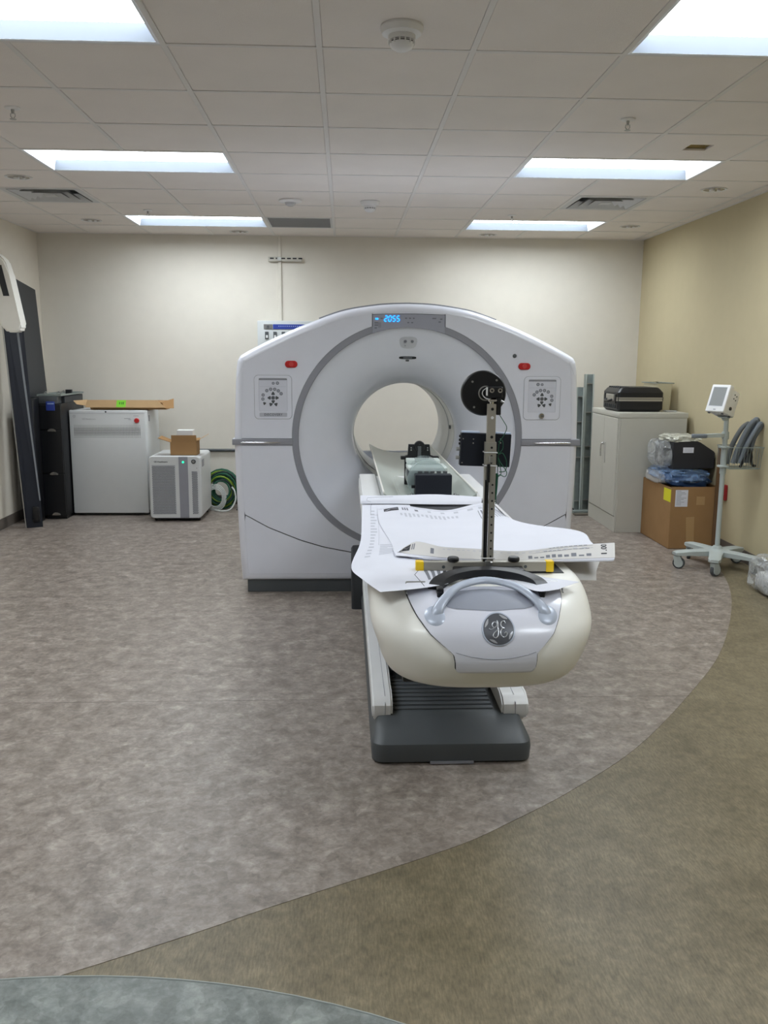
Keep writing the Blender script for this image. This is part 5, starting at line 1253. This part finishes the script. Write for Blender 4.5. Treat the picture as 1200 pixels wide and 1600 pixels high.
# grey storage cabinet with its doors facing left
t = thing('storage_cabinet', 'grey metal storage cabinet with chrome handle beside the right wall', 'cabinet', (2.76, 8.2, 0))
MB().box(2.470, 3.075, 7.76, 8.635, 0.0, 1.075, 0.003, 1).build('body', M_cab, t, smooth=False)
MB().box(2.455, 3.08, 7.755, 8.64, 1.045, 1.092, 0.004, 2).build('top', M_cab, t)
for y0, y1 in ((7.790, 8.197), (8.1985, 8.61)):
    dr = MB().box(2.452, 2.470, y0, y1, 0.150, 1.038, 0.003, 1).build('door', M_cab, t)
    if y0 < 8: first = dr
MB().box(2.458, 2.470, 7.765, 8.63, 0.0, 0.142, 0.003, 1).build('kick_panel', M_cab, t)
MB().box(2.462, 2.4705, 7.765, 7.787, 0.142, 1.045).build('door_frame', M_cab, t, smooth=False)
MB().box(2.445, 2.452, 8.125, 8.165, 0.60, 0.80, 0.002, 1).build('handle_plate', mat('plate_pale', (186, 184, 176), 0.45), first)
MB().cyl((2.430, 8.145, 0.785), (2.452, 8.145, 0.785), 0.014, n=14).build('handle', M_chrome, first)
MB().tube([(2.432, 8.140, 0.788), (2.424, 8.150, 0.784), (2.424, 8.178, 0.76), (2.424, 8.180, 0.66)], 0.007, 8, smooth=4).build('handle', M_chrome, first)
# hard case
t = thing('hard_case', 'black ribbed hard case with silver band on the grey cabinet', 'case', (2.6, 8.05, 1.093))
c0, c1, d0, d1 = 2.475, 2.90, 7.90, 8.36
def chbox(x0, x1, y0, y1, z0, z1, ch): 
    r = [(x0+ch, x1-ch, y0+ch, y1-ch, z0), (x0, x1, y0, y1, z0+ch)]
    return r
b = MB(); R_ = []
for x0, x1, y0, y1, z in ((c0+0.02, c1-0.02, d0+0.02, d1-0.02, 1.093), (c0, c1, d0, d1, 1.115), (c0, c1, d0, d1, 1.19)): R_.append([(x, y, z) for x, y in rrect(x0, x1, y0, y1, 0.03)])
b.grid(R_, True); b.face([Vector(p) for p in R_[0][::-1]]); b.face([Vector(p) for p in R_[-1]]); b.build('lower_shell', M_black, t, ang=30)
b = MB(); R_ = []
for x0, x1, y0, y1, z in ((c0, c1, d0, d1, 1.225), (c0, c1, d0, d1, 1.265), (c0+0.025, c1-0.025, d0+0.025, d1-0.025, 1.30), (c0+0.05, c1-0.04, d0+0.04, d1-0.04, 1.312)): R_.append([(x, y, z) for x, y in rrect(x0, x1, y0, y1, 0.03)])
b.grid(R_, True); b.face([Vector(p) for p in R_[0][::-1]]); b.face([Vector(p) for p in R_[-1]]); b.build('lid', M_black, t, ang=30)
MB().box(c0+0.004, c1-0.004, d0+0.004, d1-0.004, 1.189, 1.226).build('valance', M_black, t, smooth=False)
b = MB(); b.grid([[(x, y, z) for x, y in rrect(c0-0.002, c1+0.002, d0-0.002, d1+0.002, 0.03)] for z in (1.188, 1.196, 1.198, 1.206)], True); b.build('silver_band', M_alu, t)
b = MB(); b.grid([[(x, y, z) for x, y in rrect(c0-0.002, c1+0.002, d0-0.002, d1+0.002, 0.03)] for z in (1.210, 1.222)], True); b.build('silver_band', M_alu, t)
for k in range(6):
    y = d0+0.06+0.06*k
    MB().box(c0-0.008, c0+0.004, y, y+0.03, 1.12, 1.155, 0.003, 1).build('rib', M_dark2, t)
    MB().box(c0+0.03, c0+0.12, y, y+0.03, 1.297, 1.316, 0.003, 1).build('rib', M_dark2, t)
MB().box(c0-0.010, c0+0.002, d0+0.10, d0+0.34, 1.185, 1.245, 0.003, 1).build('handle_plate', M_alu, t)
MB().tube([(c0-0.008, d0+0.14, 1.20), (c0-0.035, d0+0.16, 1.185), (c0-0.035, d0+0.28, 1.185), (c0-0.008, d0+0.30, 1.20)], 0.010, 8, smooth=4).build('handle', M_black, t)
for y in (d0+0.06, d0+0.38): MB().box(c0-0.012, c0+0.002, y-0.018, y+0.018, 1.165, 1.25, 0.004, 1).build('latch', M_black, t)
# translucent box behind the case
t = thing('clear_bin', 'translucent tan plastic bin behind the black hard case', 'box', (2.98, 8.3, 1.093))
M_bin = mat('translucent_bin', (196, 188, 158), 0.3, alpha=0.8)
b = MB()
b.grid([[(x, y, z) for x, y in rrect(x0, x1, y0, y1, 0.02)] for x0, x1, y0, y1, z in ((2.93, 3.06, 8.16, 8.52, 1.094), (2.92, 3.07, 8.15, 8.54, 1.34))], True); b.face([(2.94, 8.17, 1.096), (3.05, 8.17, 1.096), (3.05, 8.51, 1.096), (2.94, 8.51, 1.096)])
b.build('bin_body', M_bin, t)
MB().tube([(2.91, 8.14, 1.345), (3.075, 8.14, 1.345), (3.075, 8.55, 1.345), (2.91, 8.55, 1.345)], 0.005, 6, closed=True).build('rim', M_galv, t)
tag(MB().box(2.93, 3.03, 7.90, 8.0, 1.093, 1.105, 0.004, 1).build('folded_bag', M_bag), 'scrap of clear plastic beside the hard case on the cabinet', 'plastic film')

# big carton
t = thing('large_carton', 'large brown cardboard box with yellow and white labels', 'cardboard box', (2.86, 7.4, 0))
X0, X1, Y0, Y1, Z1 = 2.70, 3.105, 7.05, 7.745, 0.525
b = MB()
for bx in ((X0, X1, Y0, Y0+0.006, 0, Z1), (X0, X1, Y1-0.006, Y1, 0, Z1-0.01), (X0, X0+0.006, Y0+0.006, Y1-0.006, 0, Z1-0.008), (X1-0.006, X1, Y0+0.006, Y1-0.006, 0, Z1), (X0, X1, Y0, Y1, 0, 0.005)): b.box(*bx)
b.build('carton_body', M_card, t, smooth=False)
MB().box(X0-0.0015, X0, Y0+0.01, Y0+0.17, 0.395, 0.50).build('yellow_label', M_sticky, t, smooth=False)
lb = MB().box(X0+0.035, X0+0.14, Y0-0.0015, Y0, 0.36, 0.500).build('white_label', M_paper, t, smooth=False)
for k in range(11):
    z = 0.492-0.0115*k; x1 = X0+0.045+random.uniform(0.02, 0.085)
    MB().box(X0+0.045, x1, Y0-0.0022, Y0-0.0015, z-0.003, z).build('printed_line', M_ink, lb, smooth=False)
M_tape = mat('packing_tape', (176, 142, 98), 0.45)
MB().box(X0+0.215, X0+0.285, Y0-0.001, Y0, 0.375, 0.445).build('tape', M_tape, t, smooth=False)
slab('tape', [(X0+0.15, Y0-0.0003, 0.04), (X0+0.215, Y0-0.0003, 0.04), (X0+0.205, Y0-0.0003, 0.275), (X0+0.135, Y0-0.0003, 0.27)], 0.001, M_tape, t)
# contents
def lumpy(c, s, seed, n=28, m=14, amp=0.18, fr=3.0, flat=0):
    from mathutils import noise
    b = MB(); rows = []
    for j in range(m+1):
        a = PI*j/m; r_ = []
        for i in range(n):
            d = Vector((math.sin(a)*math.cos(2*PI*i/n), math.sin(a)*math.sin(2*PI*i/n), math.cos(a)))
            k = 1+amp*noise.noise(d*fr+Vector((seed, seed*2, 0)))+amp*0.5*noise.noise(d*fr*2.7+Vector((seed, 0, 5)))
            sx_ = [math.copysign(abs(v)**0.6, v) for v in d]
            r_.append((c[0]+sx_[0]*s[0]*k, c[1]+sx_[1]*s[1]*k, max(c[2]+sx_[2]*s[2]*k, c[2]-s[2]*(1.0 if flat else 9))))
        rows.append(r_)
    return b.grid(rows, True)
tag(lumpy((2.90, 7.33, 0.555), (0.17, 0.24, 0.055), 2.0).build('blue_package', M_bluestuff, ang=80), 'blue wrapped bundle lying in the top of the large cardboard box', 'package')
tag(lumpy((2.86, 7.35, 0.60), (0.205, 0.30, 0.060), 4.0, 40, 20, 0.14, 5).build('plastic_bag', M_bagblue, ang=25), 'crinkled clear bag around the blue bundle on the large box', 'plastic bag')
tag(lumpy((2.735, 7.50, 0.555), (0.055, 0.20, 0.05), 7.0, 30, 14, 0.14, 4).build('foam_roll', mat('white_foam', (206, 204, 202), 0.6), ang=60), 'whitish foam bundle along the left rim of the large box', 'package')
# black wedge
b = MB(); pr = [(2.745, 0.655), (2.745, 0.880), (2.965, 0.886), (3.10, 0.80), (3.10, 0.665)]
b.hexa([(x, 7.18, z) for x, z in pr], [(x, 7.62, z) for x, z in pr]); bmesh.ops.bevel(b.b, geom=list(b.b.edges), offset=0.006, segments=2, affect='EDGES')
wd = tag(b.build('black_wedge_case', mat('dark_foam', (38, 38, 42), 0.6)), 'black wedge-shaped case with white label in plastic on the large box', 'case')
lb = MB().box(2.825, 2.915, 7.178, 7.1795, 0.795, 0.840).build('white_label', M_paper, wd, smooth=False)
for k in range(3): MB().box(2.835, 2.90, 7.1772, 7.178, 0.806+0.011*k, 0.809+0.011*k).build('printed_line', M_inkp, lb, smooth=False)
tag(lumpy((2.715, 7.42, 0.77), (0.055, 0.22, 0.115), 9.0, 34, 18, 0.10, 4).build('plastic_bag', M_bag, ang=25), 'clear plastic film wrapped on the left side of the black wedge case', 'plastic bag')
tag(lumpy((2.86, 7.36, 0.905), (0.15, 0.16, 0.030), 12.0, 34, 16, 0.3, 4).build('crumpled_wrap', clear_mat('milky_film', (236, 236, 222), 0.62, 0.3), ang=25), 'crumpled whitish plastic wrap on top of the black wedge case', 'plastic film')
# brown board by the wall
t = tag(slab('brown_board', [(3.06, 7.035, 0.0), (3.11, 7.035, 0.0), (3.115, 7.04, 0.86), (3.06, 7.04, 0.86)], 0.012, mat('dark_cardboard', (112, 84, 58), 0.85), None), 'narrow brown board standing between the large box and the right wall', 'board')
tag(MB().box(3.095, 3.12, 6.93, 6.985, 0.43, 0.55, 0.004, 1).box(3.097, 3.119, 6.935, 6.98, 0.55, 0.556).build('red_wall_box', M_redbox), 'small dark red box fixed on the khaki wall behind the cart', 'wall box')

# ================================================================== MONITOR CART
cx, cy = 2.84, 6.42
t = thing('monitor_cart', 'rolling pale grey pole cart with five castors near the right wall', 'cart', (cx, cy, 0))
M_cg = M_cart
b = MB()
legs = [(-0.295, 0.015), (-0.135, -0.275), (0.215, -0.165), (0.185, 0.16), (-0.05, 0.30)]
legs = [(-0.335, -0.04), (-0.150, -0.31), (0.190, -0.26), (0.235, 0.12), (-0.10, 0.31)]
for dx, dy in legs:
    d = Vector((dx, dy, 0)); L = d.length; d.normalize(); s_ = Vector((-d.y, d.x, 0))
    lg = MB(); rows = []
    for k, (f, wv, z0, z1) in enumerate(((0.04, 0.056, 0.095, 0.142), (0.35, 0.050, 0.098, 0.140), (0.7, 0.044, 0.102, 0.138), (0.93, 0.044, 0.104, 0.134), (1.04, 0.028, 0.106, 0.128))):
        p = Vector((cx, cy, 0))+d*L*f
        rows.append([p+s_*wv+Vector((0, 0, z0)), p+s_*wv+Vector((0, 0, z1-0.006)), p+s_*wv*0.7+Vector((0, 0, z1)), p-s_*wv*0.7+Vector((0, 0, z1)), p-s_*wv+Vector((0, 0, z1-0.006)), p-s_*wv+Vector((0, 0, z0))])
    lg.grid(rows, True); lg.face(rows[0][::-1]); lg.face(rows[-1]); leg = lg.build('leg', M_cg, t, ang=40)
    p = Vector((cx, cy, 0))+d*L*0.97; a = math.atan2(dy, dx)+0.9; ax = Vector((math.cos(a), math.sin(a), 0)); fwv = Vector((-ax.y, ax.x, 0))
    w0 = p+fwv*0.018+Vector((0, 0, 0.0445))
    MB().cyl(p+Vector((0, 0, 0.080)), p+Vector((0, 0, 0.108)), 0.009, n=10).build('caster_stem', M_steel, leg)
    MB().cyl(w0-ax*0.012, w0+ax*0.012, 0.044, n=24).build('wheel', M_dark, leg)
    hb = MB(); R_ = []
    for sg in (-1, 1):
        hb.cyl(w0+ax*sg*0.0125, w0+ax*sg*0.020, 0.034, 0.031, n=20)
    hb.hexa([p+ax*0.021+fwv*-0.014+Vector((0, 0, 0.055)), p-ax*0.021+fwv*-0.014+Vector((0, 0, 0.055)), p-ax*0.021+fwv*0.044+Vector((0, 0, 0.062)), p+ax*0.021+fwv*0.044+Vector((0, 0, 0.062))],
            [p+ax*0.021+fwv*-0.021+Vector((0, 0, 0.098)), p-ax*0.021+fwv*-0.021+Vector((0, 0, 0.098)), p-ax*0.021+fwv*0.026+Vector((0, 0, 0.100)), p+ax*0.021+fwv*0.026+Vector((0, 0, 0.100))])
    hb.build('caster_hood', M_cg, leg, ang=40)
MB().lathe([(0.0, 0.088), (0.085, 0.088), (0.090, 0.10), (0.085, 0.138), (0.040, 0.146), (0.030, 0.165), (0, 0.165)], (cx, cy, 0), n=32).build('hub', M_cg, t)
MB().cyl((cx, cy, 0.13), (cx, cy, 1.13), 0.018, n=20).build('pole', M_cg, t)
MB().cyl((cx, cy, 0.98), (cx, cy, 1.035), 0.026, n=20).build('collar', M_cg, t)
MB().cyl((cx, cy, 0.72), (cx, cy, 0.93), 0.023, n=20).build('collar', M_cg, t)
# handle bar
b = MB(); pr = [(cx+0.02, cy-0.01), (cx-0.05, cy-0.035), (cx-0.17, cy-0.06), (cx-0.18, cy-0.03), (cx-0.06, cy+0.03), (cx, cy+0.03)]
b.prism([(x, y, 0.995) for x, y in pr], (0, 0, 0.026)); b.build('handle_arm', M_cg, t, smooth=False)
MB().box(cx-0.275, cx-0.165, cy-0.075, cy-0.035, 0.992, 1.022, 0.008, 3).build('hand_grip', M_hose, t)
# basket of wires
bk = thing('wire_basket', None, None); COL.objects.unlink(bk); bpy.data.objects.remove(bk)
b0x, b1x, b0y, b1y, bz0, bz1 = cx-0.005, cx+0.255, cy-0.10, cy+0.12, 0.765, 0.925
M_wire = M_galv
for z, in ((bz1,), (bz0,)):
    i_ = 0.0 if z == bz1 else 0.018
    MB().tube([(b0x+i_, b0y+i_, z), (b1x-i_, b0y+i_, z), (b1x-i_, b1y-i_, z), (b0x+i_, b1y-i_, z)], 0.0035, 6, closed=True).build('basket_rim', M_wire, t)
for k in range(12):
    x = b0x+0.012+(b1x-b0x-0.024)*k/11
    MB().tube([(x, b0y, bz1), (x, b0y+0.018, bz0), (x, b1y-0.018, bz0), (x, b1y, bz1)], 0.0016, 5).build('basket_wire', M_wire, t)
for k in range(8):
    y = b0y+0.012+(b1y-b0y-0.024)*k/7
    MB().tube([(b0x, y, bz1), (b0x+0.018, y, bz0), (b1x-0.018, y, bz0), (b1x, y, bz1)], 0.0016, 5).build('basket_wire', M_wire, t)
for z in (0.775, 0.92): MB().box(cx-0.035, cx+0.03, cy-0.035, cy+0.035, z-0.008, z+0.008, 0.004, 1).build('basket_clamp', M_cg, t)
# monitor
mo = thing('patient_monitor', 'small white tilted patient monitor with grey screen on the pole cart', 'monitor', (2.81, 6.40, 1.15), 0)
MM = Matrix.Translation((2.785, 6.40, 1.268)) @ Matrix.Rotation(-1.02, 4, 'Z') @ Matrix.Rotation(-0.36, 4, 'X')
MB().box(-0.078, 0.078, -0.055, -0.005, -0.105, 0.105, 0.008, 3, M=MM).build('front_case', M_white2, mo)
MB().box(-0.068, 0.074, -0.006, 0.085, -0.100, 0.085, 0.006, 2, M=MM).build('rear_case', M_white2, mo)
MB().box(-0.060, 0.060, 0.084, 0.11, -0.085, 0.055, 0.006, 2, M=MM).build('battery_case', M_white2, mo)
sb = MB().box(-0.055, 0.055, -0.0565, -0.0545, -0.060, 0.082, M=MM).build('screen', M_screen, mo, smooth=False)
MB().box(-0.058, 0.058, -0.0558, -0.0548, -0.063, 0.085, M=MM).build('screen_bezel', M_inkp, mo, smooth=False)
MB().box(-0.010, 0.010, -0.0562, -0.0548, -0.090, -0.085, M=MM).build('printed_mark', M_ink, mo, smooth=False)
for y, z in ((0.030, 0.055), (0.055, 0.050), (0.028, 0.025), (0.053, 0.020)):
    p0, p1 = MM @ Vector((0.074, y, z)), MM @ Vector((0.0765, y, z)); MB().cyl(p0, p1, 0.0055, n=10).build('port', M_dark, mo)
p0, p1 = MM @ Vector((0.074, 0.02, -0.055)), MM @ Vector((0.080, 0.02, -0.055)); MB().cyl(p0, p1, 0.013, n=14).build('socket', M_black, mo)
for x, y in ((-0.055, -0.03), (0.055, 0.06), (0.05, -0.02)):
    p0, p1 = MM @ Vector((x, y, -0.100)), MM @ Vector((x, y, -0.112)); MB().cyl(p0, p1, 0.010, n=12).build('rubber_foot', M_dark, mo)
MB().lathe([(0, 0.0), (0.018, 0.0), (0.030, 0.018), (0.055, 0.024), (0.055, 0.030), (0, 0.030)], (cx-0.01, cy, 1.118), n=20).build('mount', M_cg, mo)
# hoses in the basket
hs_ = thing('hose_bundle', 'bundle of thick grey hoses folded into the wire basket of the cart', 'hose', (cx+0.13, cy, 0.80))
for k, (dx, dy, h) in enumerate(((0, 0, 0), (0.028, 0.02, 0.01), (0.05, -0.015, -0.02))):
    pts = [(cx+0.06+dx, cy-0.02+dy, 0.80), (cx+0.10+dx, cy-0.02+dy, 0.93), (cx+0.16+dx, cy-0.01+dy, 1.06+h), (cx+0.21+dx*0.8, cy+dy, 1.115+h), (cx+0.235+dx*0.5, cy+0.01+dy, 1.09+h), (cx+0.20+dx*0.5, cy+0.03+dy, 0.98), (cx+0.17+dx*0.4, cy+0.03+dy, 0.80)]
    MB().tube(pts, 0.018, 10, smooth=6).build('hose', M_hose, hs_)
cu = MB(); pts = [(cx+0.04, cy+0.03, 0.79), (cx+0.07, cy+0.03, 0.93), (cx+0.14, cy+0.04, 1.06), (cx+0.19, cy+0.04, 1.10)]
cu.tube(pts, 0.035, 12, smooth=5, ry=0.012).build('dark_cuff', M_dark, hs_)
tag(MB().tube([(cx+0.10, cy-0.06, 0.775), (cx+0.13, cy-0.07, 0.85), (cx+0.17, cy-0.06, 0.90), (cx+0.19, cy-0.06, 0.80), (cx+0.22, cy-0.05, 0.785)], 0.010, 8, smooth=5).build('black_lead', M_black), 'thick black lead looped in the front of the wire basket', 'cable')

# ================================================================== bag on the floor at the right edge
tag(lumpy((2.93, 5.62, 0.125), (0.15, 0.24, 0.128), 21.0, 44, 24, 0.13, 3.5, 1).build('plastic_bag', M_bag, ang=22), 'large clear plastic bag slumped on the tan floor at the right edge', 'plastic bag')
tag(lumpy((2.90, 5.60, 0.075), (0.10, 0.17, 0.070), 25.0, 30, 16, 0.12, 3, 1).build('white_pouch', mat('milky_pouch', (214, 216, 218), 0.4), ang=50), 'milky white pouch inside the clear bag at the right edge', 'package')
tag(MB().tube([(2.98, 5.66, 0.16), (3.02, 5.60, 0.19), (3.05, 5.66, 0.17), (3.02, 5.72, 0.15)], 0.012, 8, closed=True, smooth=4).build('black_fitting', M_dark), 'dark ring fitting inside the clear bag at the right edge', 'hardware')
